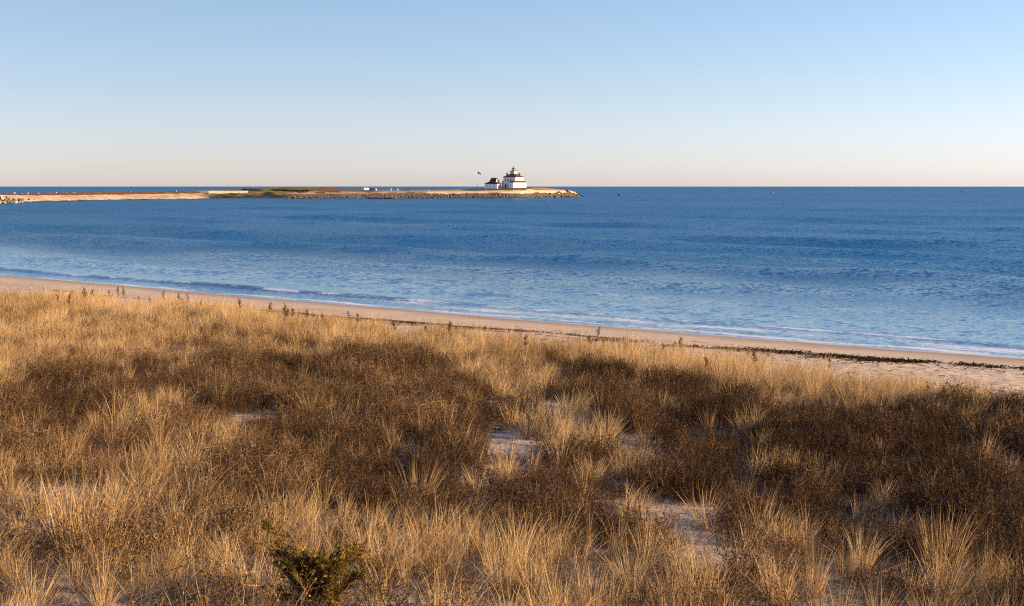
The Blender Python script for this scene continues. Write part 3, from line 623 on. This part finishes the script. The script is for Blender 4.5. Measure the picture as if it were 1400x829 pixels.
bm = bmesh.new(); bmesh.ops.create_uvsphere(bm, u_segments=12, v_segments=8, radius=.5)
for v in bm.verts:
    x, y, z = v.co; x *= .50; y *= .22; z *= .20
    if x < -.1: z += (-.1-x)*.35
    v.co = (x, y, z+.05)
h = bmesh.ops.create_uvsphere(bm, u_segments=10, v_segments=8, radius=.055)['verts']
for v in h: v.co += Vector((.23, 0, .20))
n_ = bmesh.ops.create_cone(bm, segments=8, radius1=.05, radius2=.045, depth=.14, cap_ends=True)['verts']
for v in n_: v.co += Vector((.20, 0, .13))
me = bpy.data.meshes.new('gull'); bm.to_mesh(me); bm.free(); me.materials.append(m_gull)
G = bpy.data.objects.new('gull', me); COL.objects.link(G); G.location = (at(399, 425), 425, .12); G.rotation_euler = (0, 0, 2.6); tag(G, 'tiny white gull floating on the water in front of the spit', 'gull')
for s_ in (-1, 1):
    MB().add([(.12, s_*.08, .10), (.02, s_*.12, .06), (-.30, s_*.05, .10), (-.28, s_*.02, .14), (.05, s_*.05, .155)], [(0, 1, 2, 3, 4)]).build('wing', m_gullg, G)
MB().tube([(.28, 0, .20), (.345, 0, .19)], [.014, .004], 5).build('beak', m_redp, G)

# ------------------------------------------------------------------ plants
def ribbons(P, Wd_, side):
    """P (N,k,3) centre lines, Wd_ (N,k) full widths, side (N,3) width direction -> verts, quads"""
    N, k, _ = P.shape; s = side[:, None, :]*Wd_[..., None]*.5
    V = np.stack([P-s, P+s], 2).reshape(-1, 3)
    i = (np.arange(N)[:, None]*k + np.arange(k-1)[None])*2
    F = np.stack([i, i+1, i+3, i+2], -1).reshape(-1, 4)
    return V, F
def plant_material(name, cols, trans=.3, base=(.42, .24, .08), basemix=.5):
    m = bpy.data.materials.new(name); m.use_nodes = True; n = m.node_tree.nodes; l = m.node_tree.links.new; n.clear()
    o = n.new('ShaderNodeOutputMaterial'); d = n.new('ShaderNodeBsdfDiffuse'); t = n.new('ShaderNodeBsdfTranslucent'); mx = n.new('ShaderNodeMixShader'); mx.inputs[0].default_value = trans
    r = n.new('ShaderNodeAttribute'); r.attribute_name = 'strand'; h = n.new('ShaderNodeAttribute'); h.attribute_name = 'rise'
    i = n.new('ShaderNodeAttribute'); i.attribute_type = 'INSTANCER'; i.attribute_name = 'tint'
    cr = n.new('ShaderNodeValToRGB'); e = cr.color_ramp.elements
    while len(e) < len(cols): e.new(.5)
    for k, c in enumerate(cols): e[k].position = k/(len(cols)-1); e[k].color = (*c, 1)
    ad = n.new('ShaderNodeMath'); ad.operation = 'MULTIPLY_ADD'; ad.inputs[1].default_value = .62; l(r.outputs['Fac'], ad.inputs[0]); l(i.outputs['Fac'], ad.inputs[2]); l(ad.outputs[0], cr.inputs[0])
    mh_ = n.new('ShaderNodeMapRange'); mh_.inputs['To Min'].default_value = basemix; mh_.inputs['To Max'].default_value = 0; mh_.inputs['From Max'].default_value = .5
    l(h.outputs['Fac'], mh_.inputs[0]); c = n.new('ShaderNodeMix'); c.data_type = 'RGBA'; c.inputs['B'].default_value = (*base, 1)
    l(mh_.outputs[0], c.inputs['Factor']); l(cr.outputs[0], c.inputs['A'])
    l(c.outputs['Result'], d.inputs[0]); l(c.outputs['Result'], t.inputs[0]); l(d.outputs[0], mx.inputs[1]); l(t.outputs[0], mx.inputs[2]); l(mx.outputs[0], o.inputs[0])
    return m
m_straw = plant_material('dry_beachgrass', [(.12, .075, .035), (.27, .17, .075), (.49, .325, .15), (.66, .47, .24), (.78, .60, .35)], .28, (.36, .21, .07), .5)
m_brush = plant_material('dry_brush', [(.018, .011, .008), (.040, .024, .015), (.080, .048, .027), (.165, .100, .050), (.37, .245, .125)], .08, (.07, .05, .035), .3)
m_seed = plant_material('seedhead_brown', [(.09, .045, .022), (.17, .085, .04), (.28, .16, .08)], .2, (.1, .05, .02), .0)

def unit(a): return a/np.linalg.norm(a, axis=-1, keepdims=True)
def blades(rs, n, spread, len0, len1, w, lean=(.25, .0), k=5, curl=.6, tilt=.30, flop=.10):
    th = rs.uniform(0, 2*np.pi, n); rr = spread*np.sqrt(rs.uniform(0, 1, n))
    base = np.c_[rr*np.cos(th), rr*np.sin(th), np.full(n, -.03)]
    ln = rs.uniform(len0, len1, n); th2 = th+rs.normal(0, .8, n)
    til = np.abs(rs.normal(0, tilt, n))+.04; fl = rs.uniform(size=n) < flop; til = np.where(fl, rs.uniform(.8, 1.35, n), til)
    d0 = np.c_[np.sin(til)*np.cos(th2), np.sin(til)*np.sin(th2), np.cos(til)]
    bend = np.c_[np.cos(th2), np.sin(th2), np.zeros(n)]*.6 + np.array([lean[0], lean[1], 0])*2 ; bend = bend*(rs.uniform(.2, 1.6, n)*curl)[:, None]; bend[:, 2] -= rs.uniform(.1, .7, n)*curl
    t = np.linspace(0, 1, k)[None, :, None]
    P = base[:, None] + ln[:, None, None]*(d0[:, None]*t + bend[:, None]*.5*t**2.4)
    ww = w*rs.uniform(.6, 1.25, n)[:, None]*np.array([.8, 1, .9, .6, .08])[None, :k] if k == 5 else w*np.linspace(1, .15, k)[None]*np.ones((n, 1))
    a = rs.uniform(0, np.pi, n); side = unit(np.cross(d0, np.c_[np.cos(a), np.sin(a), 0*a]))
    V, F = ribbons(P, ww, side)
    return V, F, np.repeat(rs.uniform(0, 1, n), k*2), np.tile(np.repeat(np.linspace(0, 1, k), 2), n)
def join(parts):
    V, F, A, B_ = [], [], [], []; o = 0
    for v, f, a, b in parts: V.append(v); F.append(f+o); A.append(a); B_.append(b); o += len(v)
    return np.concatenate(V), np.concatenate(F), np.concatenate(A), np.concatenate(B_)
def proto(name, parts, m_, coll):
    V, F, a, b = join(parts); o = mesh_obj(name, V, F, m_, link=False, attrs={'strand': a, 'rise': b}); coll.objects.link(o); return o

c_grass = bpy.data.collections.new('grass_kinds'); c_brush = bpy.data.collections.new('brush_kinds')
for k in range(9):
    rs = np.random.default_rng(500+k)
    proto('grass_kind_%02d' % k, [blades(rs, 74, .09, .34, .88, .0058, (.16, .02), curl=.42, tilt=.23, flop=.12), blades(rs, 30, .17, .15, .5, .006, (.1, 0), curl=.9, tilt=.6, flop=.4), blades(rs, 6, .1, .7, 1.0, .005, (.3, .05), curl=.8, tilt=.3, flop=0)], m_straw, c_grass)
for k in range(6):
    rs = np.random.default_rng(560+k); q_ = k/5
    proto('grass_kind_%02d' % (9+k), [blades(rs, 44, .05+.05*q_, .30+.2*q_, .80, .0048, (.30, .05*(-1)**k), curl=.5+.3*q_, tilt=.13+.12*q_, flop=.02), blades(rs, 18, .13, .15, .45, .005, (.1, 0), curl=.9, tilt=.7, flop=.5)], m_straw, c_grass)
def brush(rs, n=46, spread=.26, h0=.30, h1=.62):
    th = rs.uniform(0, 2*np.pi, n); rr = spread*np.sqrt(rs.uniform(0, 1, n)); base = np.c_[rr*np.cos(th), rr*np.sin(th), np.full(n, -.03)]
    til = np.abs(rs.normal(0, .38, n)); th2 = th+rs.normal(0, .7, n); d0 = np.c_[np.sin(til)*np.cos(th2), np.sin(til)*np.sin(th2), np.cos(til)]
    ln = rs.uniform(h0, h1, n); k = 5; t = np.linspace(0, 1, k)[None, :, None]
    wob = rs.normal(0, .05, (n, k, 3)); wob[:, 0] = 0
    P = base[:, None]+ln[:, None, None]*(d0[:, None]*t) + wob*ln[:, None, None]*t
    side = unit(np.cross(d0, rs.normal(size=(n, 3)))); V, F = ribbons(P, .0065*np.linspace(1, .4, k)[None]*np.ones((n, 1)), side)
    st = rs.uniform(0, 1, n); parts = [(V, F, np.repeat(st, k*2), np.tile(np.repeat(np.linspace(0, 1, k), 2), n))]
    # side twigs
    m_ = 5; i = np.repeat(np.arange(n), m_); tt = rs.uniform(.3, .98, n*m_); p0 = np.stack([np.array([np.interp(tt[j], np.linspace(0, 1, k), P[i[j], :, c]) for j in range(n*m_)]) for c in range(3)], 1)
    d1 = unit(rs.normal(size=(n*m_, 3))*(.8, .8, .45)+(0, 0, .45)); l1 = rs.uniform(.06, .17, n*m_); k2 = 3; t2 = np.linspace(0, 1, k2)[None, :, None]
    P2 = p0[:, None]+l1[:, None, None]*(d1[:, None]*t2 + .25*rs.normal(size=(n*m_, 1, 3))*t2**2)
    V, F = ribbons(P2, .0045*np.array([1, .8, .5])[None]*np.ones((n*m_, 1)), unit(np.cross(d1, rs.normal(size=(n*m_, 3)))))
    parts.append((V, F, np.repeat(np.clip(st[i]+rs.normal(0, .15, n*m_), 0, 1), k2*2), np.tile(np.repeat(np.linspace(.5, 1, k2), 2), n*m_)))
    # curled leaves and seed bits
    q_ = 3; j = np.repeat(np.arange(n*m_), q_); tt = rs.uniform(.25, 1.05, len(j))[:, None]; c0 = P2[j, 0]*(1-tt)+P2[j, 2]*tt
    a = unit(rs.normal(size=(len(j), 3))); b = unit(np.cross(a, rs.normal(size=(len(j), 3)))); s_ = rs.uniform(.006, .016, len(j))[:, None]
    V = np.stack([c0-a*s_, c0+b*s_*.5, c0+a*s_, c0-b*s_*.5], 1).reshape(-1, 3); F = np.arange(len(V)).reshape(-1, 4)
    parts.append((V, F, np.repeat(rs.uniform(0, 1, len(j))**1.5, 4), np.full(len(V), .9)))
    return parts
for k in range(7): proto('brush_kind_%02d' % k, brush(np.random.default_rng(600+k)), m_brush, c_brush)

def scatter(name, coll, pts, rot, scl, idx, tint, m_, label, kind='stuff'):
    w_ = RNG.uniform(.72, 1.25, len(pts)); scl = np.c_[scl*w_, scl*w_, scl/np.sqrt(w_)]
    me = bpy.data.meshes.new(name); me.vertices.add(len(pts)); me.vertices.foreach_set('co', np.asarray(pts, np.float32).ravel())
    for nm, ty, arr, fld in (('turn', 'FLOAT_VECTOR', rot, 'vector'), ('size', 'FLOAT_VECTOR', scl, 'vector'), ('which', 'INT', idx, 'value'), ('tint', 'FLOAT', tint, 'value')):
        a = me.attributes.new(nm, ty, 'POINT'); a.data.foreach_set(fld, np.asarray(arr, np.int32 if ty == 'INT' else np.float32).ravel())
    me.materials.append(m_); o = bpy.data.objects.new(name, me); COL.objects.link(o)
    g = bpy.data.node_groups.new(name, 'GeometryNodeTree'); g.interface.new_socket('Geometry', in_out='INPUT', socket_type='NodeSocketGeometry'); g.interface.new_socket('Geometry', in_out='OUTPUT', socket_type='NodeSocketGeometry')
    n = g.nodes; l = g.links.new; gi = n.new('NodeGroupInput'); go = n.new('NodeGroupOutput'); ip = n.new('GeometryNodeInstanceOnPoints'); ci = n.new('GeometryNodeCollectionInfo')
    ci.inputs['Collection'].default_value = coll; ci.inputs['Separate Children'].default_value = True; ci.inputs['Reset Children'].default_value = True
    ip.inputs['Pick Instance'].default_value = True
    def na(nm, ty): x_ = n.new('GeometryNodeInputNamedAttribute'); x_.data_type = ty; x_.inputs['Name'].default_value = nm; return x_.outputs['Attribute']
    l(gi.outputs[0], ip.inputs['Points']); l(ci.outputs[0], ip.inputs['Instance']); l(na('which', 'INT'), ip.inputs['Instance Index'])
    l(na('turn', 'FLOAT_VECTOR'), ip.inputs['Rotation']); l(na('size', 'FLOAT_VECTOR'), ip.inputs['Scale']); l(ip.outputs[0], go.inputs[0])
    md = o.modifiers.new('scatter', 'NODES'); md.node_group = g
    return tag(o, label, kind=kind)

# jittered candidate points over the dune
def candidates(cell, rs, dmax=92):
    xs = np.arange(-56, 46, cell); ys = np.arange(2, dmax, cell); X_, Y_ = np.meshgrid(xs, ys); X_ = X_.ravel()+rs.uniform(0, cell, X_.size); Y_ = Y_.ravel()+rs.uniform(0, cell, Y_.size)
    k = (np.abs(X_) < .42*Y_+7); X_, Y_ = X_[k], Y_[k]; s = sdist(X_, Y_); k = (s > 17) & (s < 51.5); return X_[k], Y_[k]
c_thatch = bpy.data.collections.new('thatch_kinds'); m_thatch = plant_material('dead_thatch', [(.06, .042, .03), (.13, .093, .06), (.22, .16, .10), (.34, .26, .165)], .1, (.09, .065, .045), .2)
for k in range(5):
    r_ = np.random.default_rng(700+k); proto('thatch_kind_%02d' % k, [blades(r_, 70, .26, .12, .40, .005, (.05, 0), curl=.9, tilt=1.0, flop=.6), blades(r_, 26, .2, .15, .42, .004, (.1, 0), curl=.6, tilt=.45, flop=.1)], m_thatch, c_thatch)
rs = np.random.default_rng(77)
tx, ty = candidates(.34, rs); tg, tb, ta, s = cover(tx, ty); keep = rs.uniform(size=len(tx)) < np.clip(tg*.95+tb*.35, 0, 1)*(1-.93*ta)*np.interp(s, [20, 24, 30], [.35, .6, .95]); tx, ty = tx[keep], ty[keep]; N = len(tx)
scatter('dead_thatch', c_thatch, np.c_[tx, ty, H(tx, ty)-.01], np.c_[rs.normal(0, .08, N), rs.normal(0, .08, N), rs.uniform(-3.1, 3.1, N)], rs.uniform(.7, 1.25, N), rs.integers(0, 5, N), np.clip(.15+.3*fbm(tx, ty, 1.5, 2, 97)+rs.normal(0, .08, N), -.1, .4), m_thatch, 'grey-brown matted dead grass between the tufts')
gxp, gyp = candidates(.27, rs); gr, scb, sa, s = cover(gxp, gyp)
big = .5+.5*fbm(gxp, gyp, 3.2, 3, 81)
clump = smooth01((fbm(gxp, gyp, .9, 2, 82)+.28)/.35)
gr = gr + .26*scb*(domes(gxp, gyp)[0] > .95)
keep = rs.uniform(size=len(gxp)) < np.clip(gr*(.12+.85*clump), 0, 1); gxp, gyp, s, big, gr = gxp[keep], gyp[keep], s[keep], big[keep], gr[keep]; N = len(gxp)
sc_ = (.66+.42*big+rs.normal(0, .12, N))*np.interp(s, [18, 22, 25, 29, 40, 46, 51], [1.35, 1.35, 1.15, .90, .85, .80, .6]); sc_ = np.clip(sc_, .35, 1.5)
tn = np.clip(.20+.26*fbm(gxp, gyp, 2.5, 3, 83)+rs.normal(0, .08, N), -.05, .40)
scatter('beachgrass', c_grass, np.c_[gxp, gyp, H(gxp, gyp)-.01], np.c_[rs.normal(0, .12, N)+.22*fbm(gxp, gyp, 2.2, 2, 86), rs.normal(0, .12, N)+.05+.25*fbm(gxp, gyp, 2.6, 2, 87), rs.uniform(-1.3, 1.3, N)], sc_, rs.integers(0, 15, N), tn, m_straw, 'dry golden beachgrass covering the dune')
print('GRASS', N)
gxp, gyp = candidates(.30, rs); gr, scb, sa, s = cover(gxp, gyp)
bn = .5+.5*fbm(gxp, gyp, 2.4, 3, 91)
dmin, own = domes(gxp, gyp)
dome = np.sqrt(np.clip(1-(dmin/1.05)**2, 0, 1)); allb = rs.uniform(size=len(gxp)) < .10+.95*dome
scb = scb*allb
keep = rs.uniform(size=len(gxp)) < (scb*.98+(.07+.13*smooth01((s-38)/6))*(s > 25)*(1-sa))*(.6+.7*smooth01(fbm(gxp, gyp, .8, 2, 96)+.45)); gxp, gyp, s, bn, dome, own = gxp[keep], gyp[keep], s[keep], bn[keep], dome[keep], own[keep]; N = len(gxp)
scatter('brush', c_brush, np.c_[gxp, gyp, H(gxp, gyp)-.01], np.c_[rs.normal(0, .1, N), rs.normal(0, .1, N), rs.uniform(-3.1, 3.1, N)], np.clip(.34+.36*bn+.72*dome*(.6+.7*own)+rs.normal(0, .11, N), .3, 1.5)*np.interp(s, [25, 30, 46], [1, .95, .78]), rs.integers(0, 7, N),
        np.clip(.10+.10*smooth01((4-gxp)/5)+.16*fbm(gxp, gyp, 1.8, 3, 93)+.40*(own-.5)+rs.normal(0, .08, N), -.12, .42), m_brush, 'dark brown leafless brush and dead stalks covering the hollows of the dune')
print('BRUSH', N)

# ---- dry seed stalks standing above the grass
def seed_stalk(rs, h=1.1):
    root = empty('seed_stalk')
    n = 7; t = np.linspace(0, 1, n); bend = rs.uniform(.04, .16); a = rs.uniform(0, 6.28)
    pts = np.c_[bend*np.cos(a)*t**2+.01*rs.normal(size=n)*t, bend*np.sin(a)*t**2, h*t-.04]
    MB_ = MB().tube([tuple(p) for p in pts], [.0065*(1-.5*x) for x in t], 5)
    st = MB_.build('stem', m_stem, root)
    parts = []
    k = 26; tt = rs.uniform(.60, 1.0, k); p0 = np.stack([np.interp(tt, t, pts[:, c]) for c in range(3)], 1)
    th = rs.uniform(0, 6.28, k); d = unit(np.c_[np.cos(th), np.sin(th), rs.uniform(.4, 1.6, k)]); ln = rs.uniform(.04, .15, k)*(1.35-tt)
    tt2 = np.linspace(0, 1, 3)[None, :, None]; P = p0[:, None]+ln[:, None, None]*d[:, None]*tt2*1.9
    V, F = ribbons(P, .006*np.ones((k, 3)), unit(np.cross(d, rs.normal(size=(k, 3))))); parts.append((V, F, rs.uniform(0, 1, len(V)), np.ones(len(V))))
    m = k*16; j = np.repeat(np.arange(k), 16); u_ = rs.uniform(.2, 1.05, m)[:, None]; c0 = P[j, 0]*(1-u_)+P[j, 2]*u_+rs.normal(0, .008, (m, 3))
    A = unit(rs.normal(size=(m, 3))); B_ = unit(np.cross(A, rs.normal(size=(m, 3)))); s_ = rs.uniform(.007, .018, m)[:, None]
    V = np.stack([c0-A*s_, c0+B_*s_*.6, c0+A*s_, c0-B_*s_*.6], 1).reshape(-1, 3); parts.append((V, np.arange(len(V)).reshape(-1, 4), np.repeat(rs.uniform(0, 1, m), 4), np.ones(len(V))))
    V, F, a_, b_ = join(parts); mesh_obj('seed_head', V, F, m_seed, root, attrs={'strand': a_, 'rise': b_})
    return root
m_stem = mat('stalk_brown', (.20, .12, .06), .9, noise=(8, .4, (.24, .14, .07)))
stalks = [seed_stalk(np.random.default_rng(900+k), h) for k, h in enumerate((.85, .98, .75, 1.08, .9))]
random.seed(44); k = 0; used = 0
edge_t = [-60, -57, -45, -34.5, -26.7, -21, -18, -13, -10.4, -8.5, 0]; edge_s = [22.6, 22.6, 19.2, 20.2, 20.4, 20.0, 20.4, 21.8, 23.8, 24.6, 25.5]
while k < 52:
    r_ = random.random(); t = random.uniform(-60, -43) if r_ < .5 else (random.uniform(-43, -20) if r_ < .9 else random.uniform(-24, -12)); s = float(np.interp(t, edge_t, edge_s))+.5+abs(random.gauss(0, 2.8))
    w_ = 56-s; x = NX*w_+NY*t; y = NY*w_-NX*t
    if abs(x) > .42*y+1 or float(vnoise(t*.55, s*.3)) < random.uniform(-.5, .35): continue
    o = stalks[k] if k < 5 else copy_tree(stalks[k % 5])
    o.location = (x, y, float(H(x, y))); o.rotation_euler = (random.gauss(0, .06), random.gauss(0, .06), random.uniform(0, 6.28)); q = random.uniform(.75, 1.12); o.scale = (q, q, q)
    tag(o, 'dry brown seed stalk standing above the beachgrass along the edge of the beach', 'plant', 'seed stalks along the beach edge of the dune'); k += 1
#@PLACE
# ---- wrack line of dark seaweed and scattered litter
def st2xy(s, t): w_ = 56-s; return NX*w_+NY*t, NY*w_-NX*t
rs = np.random.default_rng(321)
wt = [-110, -75, -39, -34, -23.5, -13, 0, 30]; ws = [13.2, 13.0, 13.2, 12.2, 11.2, 8.6, 7.2, 6]
def wrack(n, t0, t1, spread, hgt, patch, l0=.08, l1=.28, off=0.0):
    t = rs.uniform(t0, t1, n*3); k = fbm(t, 0*t, 3.0, 3, 141) + rs.normal(0, .25, n*3) > patch; t = t[k][:n]; n = len(t)
    s = np.interp(t, wt, ws)+off+.35*fbm(t, 0*t, 4, 3, 142)+rs.normal(0, spread, n)*(.7+.6*fbm(t, 0*t, 2, 2, 143)); x, y = st2xy(s, t); z = H(x, y)+np.abs(rs.normal(0, hgt, n))*np.exp(-((s-np.interp(t, wt, ws)-off)/(spread*1.6))**2)+.004
    a = rs.uniform(0, 6.28, n); d = np.c_[np.cos(a), np.sin(a), rs.normal(0, .25, n)]; ln = rs.uniform(l0, l1, n); k_ = 4; tt = np.linspace(-.5, .5, k_)[None, :, None]
    P = np.c_[x, y, z][:, None]+ln[:, None, None]*d[:, None]*tt + rs.normal(0, .012, (n, k_, 3)); P[..., 2] = np.maximum(P[..., 2], H(P[..., 0], P[..., 1])+.003)
    V, F = ribbons(P, (rs.uniform(.015, .05, n)[:, None])*np.ones((n, k_)), unit(np.c_[-d[:, 1], d[:, 0], rs.normal(0, .5, n)]))
    return V, F, np.repeat(rs.uniform(0, 1, n), k_*2), np.ones(len(V))
m_weed = plant_material('dark_seaweed', [(.022, .015, .010), (.060, .038, .023), (.14, .09, .052)], .05, (.02, .015, .01), 0)
V, F, a_, b_ = join([wrack(12000, -24, 8, .42, .045, -.15), wrack(6000, -29, 8, .55, .02, .0, off=.9), wrack(2500, -26, 8, .5, .015, .2, off=2.0), wrack(2600, -50, -22, .30, .02, .25), wrack(500, -48, -22, .30, .015, .3, off=1.3), wrack(500, -80, -44, .25, .012, .3), wrack(700, -30, 2, .8, .02, .3, off=3.4)])
tag(mesh_obj('seaweed_wrack', V, F, m_weed, attrs={'strand': a_, 'rise': b_}), 'dark line of washed-up seaweed along the beach', kind='stuff')
n = 2600; t = rs.uniform(-62, 4, n*4); s = rs.uniform(9, 26, n*4); k = (fbm(t, s*3, 3, 3, 151)+rs.normal(0, .2, n*4) > .28+.25*smooth01((-24-t)/15)); t, s = t[k][:n], s[k][:n]; n = len(t)
x, y = st2xy(s, t); c0 = np.c_[x, y, H(x, y)+.012]; al = np.array((NY, -NX, 0)); ac = np.array((NX, NY, 0)); L_ = rs.uniform(.02, .16, n)[:, None]; W2 = rs.uniform(.008, .035, n)[:, None]
V = np.stack([c0-al*L_, c0+ac*W2, c0+al*L_*rs.uniform(.4, 1, (n, 1)), c0-ac*W2], 1); V[:, 1:, 2] += rs.uniform(.0, .025, (n, 3)); V = V.reshape(-1, 3)
tag(mesh_obj('beach_litter', V, np.arange(len(V)).reshape(-1, 4), m_weed, attrs={'strand': np.repeat(rs.uniform(0, 1, n), 4), 'rise': np.ones(4*n)}), 'scattered scraps of seaweed and bark on the dry sand', kind='stuff')

# ---- young cedar at the lower edge
m_cedar = plant_material('cedar_foliage', [(.030, .028, .009), (.065, .055, .012), (.14, .10, .020), (.28, .16, .03), (.40, .23, .06)], .15, (.05, .04, .02), 0)
m_bark = mat('cedar_bark', (.13, .085, .06), .95, noise=(12, .4, (.22, .16, .11)))
def cedar(x, y, label):
    rs = np.random.default_rng(4242); e_ = tag(empty('cedar', (x, y, float(H(x, y)))), label, 'tree')
    tr = MB(); tr.tube([(0, 0, -.1), (.02, .01, .25), (-.02, 0, .32), (.03, .02, .48)], [.028, .022, .014, .005], 7)
    parts = []; lim = MB()
    for k in range(40):
        z0 = rs.uniform(.04, .46); a = rs.uniform(0, 6.28); ln = rs.uniform(.20, .60)*(1.05-.55*z0/.66)
        if k in (3, 9): a = math.pi+.15; ln = .50; z0 = .46+.05*(k == 9)
        d = np.array((math.cos(a), math.sin(a), .52+rs.uniform(-.15, .5))); d /= np.linalg.norm(d); p0 = np.array((0, 0, z0)); p1 = p0+d*ln*.55+(0, 0, -.02); p2 = p0+d*ln+(0, 0, .03)
        lim.tube([tuple(p0), tuple(p1), tuple(p2)], [.010, .007, .003], 5)
        for j in range(16):
            u_ = rs.uniform(.22, 1.02); q = p0*(1-u_)+p2*u_; td = unit(d*.8+rs.normal(size=3)*.55+(0, 0, .35)); tl = rs.uniform(.06, .15)
            m = 34; v_ = rs.uniform(0, 1, m)[:, None]; b = q+td*tl*v_; dd = unit(td[None]*.9+rs.normal(size=(m, 3))*.55); l2 = rs.uniform(.018, .042, m)[:, None]
            tt = np.linspace(0, 1, 3)[None, :, None]; P = b[:, None]+(dd*l2)[:, None]*tt
            V, F = ribbons(P, np.array([.004, .005, .001])[None]*np.ones((m, 1)), unit(np.cross(dd, rs.normal(size=(m, 3)))))
            br = np.clip((.18 if rs.uniform() < .5 else .66)+.5*(u_-.55)+rs.normal(0, .14, m), 0, 1)/.62*.9
            parts.append((V, F, np.repeat(br, 6), np.ones(len(V))))
    V, F, a_, b_ = join(parts); mesh_obj('crown', V, F, m_cedar, e_, attrs={'strand': a_, 'rise': b_}); tk = tr.build('trunk', m_bark, e_); lim.build('limb', m_bark, tk)
    return e_
cd = cedar(-1.60, 9.95, 'small ragged dark green cedar with rusty tips in the grass at the bottom edge')
# ---- bare sticks
m_stick = mat('bleached_branch', (.30, .22, .14), .85, noise=(9, .4, (.20, .14, .09)))
def stick(pts, r, label, name='bare_branch', twigs=()):
    P = [(x, y, float(H(x, y))+z) for x, y, z in pts]; o0 = P[0]; mb = MB().tube([(a-o0[0], b-o0[1], c-o0[2]) for a, b, c in P], [r*(1-.7*i/(len(P)-1)) for i in range(len(P))], 6)
    for tw in twigs: mb.tube([(a-o0[0], b-o0[1], float(H(a, b))+c-o0[2]) for a, b, c in tw], [r*.5, r*.35, r*.12][:len(tw)], 5)
    o = mb.build(name, m_stick, smooth=True); o.location = o0; return tag(o, label, 'branch')
stick([(-1.02, 10.2, .02), (-1.10, 10.3, .16), (-1.18, 10.5, .34), (-1.30, 10.7, .46), (-1.42, 10.8, .50)], .011, 'curved bare pale branch rising beside the small cedar', twigs=[[(-1.10, 10.3, .16), (-.98, 10.5, .28), (-.92, 10.6, .40)]])
stick([(-6.35, 20.9, .22), (-6.22, 20.8, .33), (-6.1, 20.9, .31), (-5.98, 20.9, .42), (-5.9, 21.0, .45)], .011, 'twisted bare branch caught in the brush on the left', twigs=[[(-6.1, 20.9, .31), (-6.0, 20.8, .26), (-5.93, 20.8, .33)]])
stick([(-4.75, 20.2, .02), (-4.7, 20.2, .30), (-4.78, 20.2, .5), (-4.95, 20.2, .62)], .014, 'crooked upright stick beside the driftwood board')
bdx, bdy = -4.75, 20.1; e_ = MB().box(-.28, .28, -.07, .07, 0, .035).build('driftwood_board', m_stick); e_.location = (bdx+.25, bdy, float(H(bdx+.25, bdy))+.16); e_.rotation_euler = (.05, .06, -.12); tag(e_, 'short flat bleached board lying by the small sand hollow', 'board')
# ---- tufts one can pick out
def lone_tuft(px_x, px_y, size, seed, label, n=110, spread=.16, mt=None, h1=.95):
    rs = np.random.default_rng(seed); V, F, a_, b_ = join([blades(rs, n, spread, .45, h1, .0062, (.16, .02), curl=.42, tilt=.17, flop=.05), blades(rs, n//3, spread*1.5, .2, .5, .006, (.1, 0), curl=.8, tilt=.5, flop=.3)])
    o = mesh_obj('grass_tuft', V, F, m_straw, attrs={'strand': .35+.65*a_, 'rise': b_}); o.location = (px_x, px_y, float(H(px_x, px_y))); o.scale = (size, size, size); return tag(o, label, 'grass')
TUFTS = [(-4.11, 11.77, 1.15, 260, 0.3, 'broad tall pale clump of beachgrass in the left foreground'), (0.93, 22.81, 0.85, 90, 0.1, 'bright narrow tuft alone in front of the bare sand patch in the middle'), (-4.86, 16.74, 0.8, 110, 0.13, 'bushy round tuft left of the small sand hollow'), (0.25, 28.1, 0.9, 80, 0.1, 'upright tuft on the far side of the middle sand patch'), (-6.42, 17.75, 0.85, 100, 0.12, 'pale tuft at the lower edge of the brown brush on the left'), (5.08, 14.28, 1.05, 180, 0.2, 'thick golden clump at the lower right below the dark brush'), (8.41, 28.22, 0.9, 110, 0.14, 'straw tuft sticking out of the dark brush on the right'), (-1.2, 16.02, 1.0, 120, 0.14, 'tall loose tuft in front of the brown brush at the centre')]  #@TUFTS
for k, (x, y, sz, n, sp, lab) in enumerate(TUFTS): lone_tuft(x, y, sz, 1000+k, lab, n, sp)
m_hip = mat('rust_red_leaf', (.28, .05, .02), .6)
x, y = -2.29, 23.57 #@HIP
o = MB()
for k in range(5):
    a = k*1.3; o.add([(0, 0, .62), (.025*math.cos(a), .025*math.sin(a), .61), (.035*math.cos(a+.4), .035*math.sin(a+.4), .65), (.01*math.cos(a+.8), .01*math.sin(a+.8), .66)], [(0, 1, 2, 3)])
ob = o.tube([(0, 0, -.02), (0, 0, .62)], [.005, .003], 5).build('red_leaf', m_hip); ob.location = (x, y, float(H(x, y))); tag(ob, 'single rust red leaf sprig above the brown brush', 'leaf')
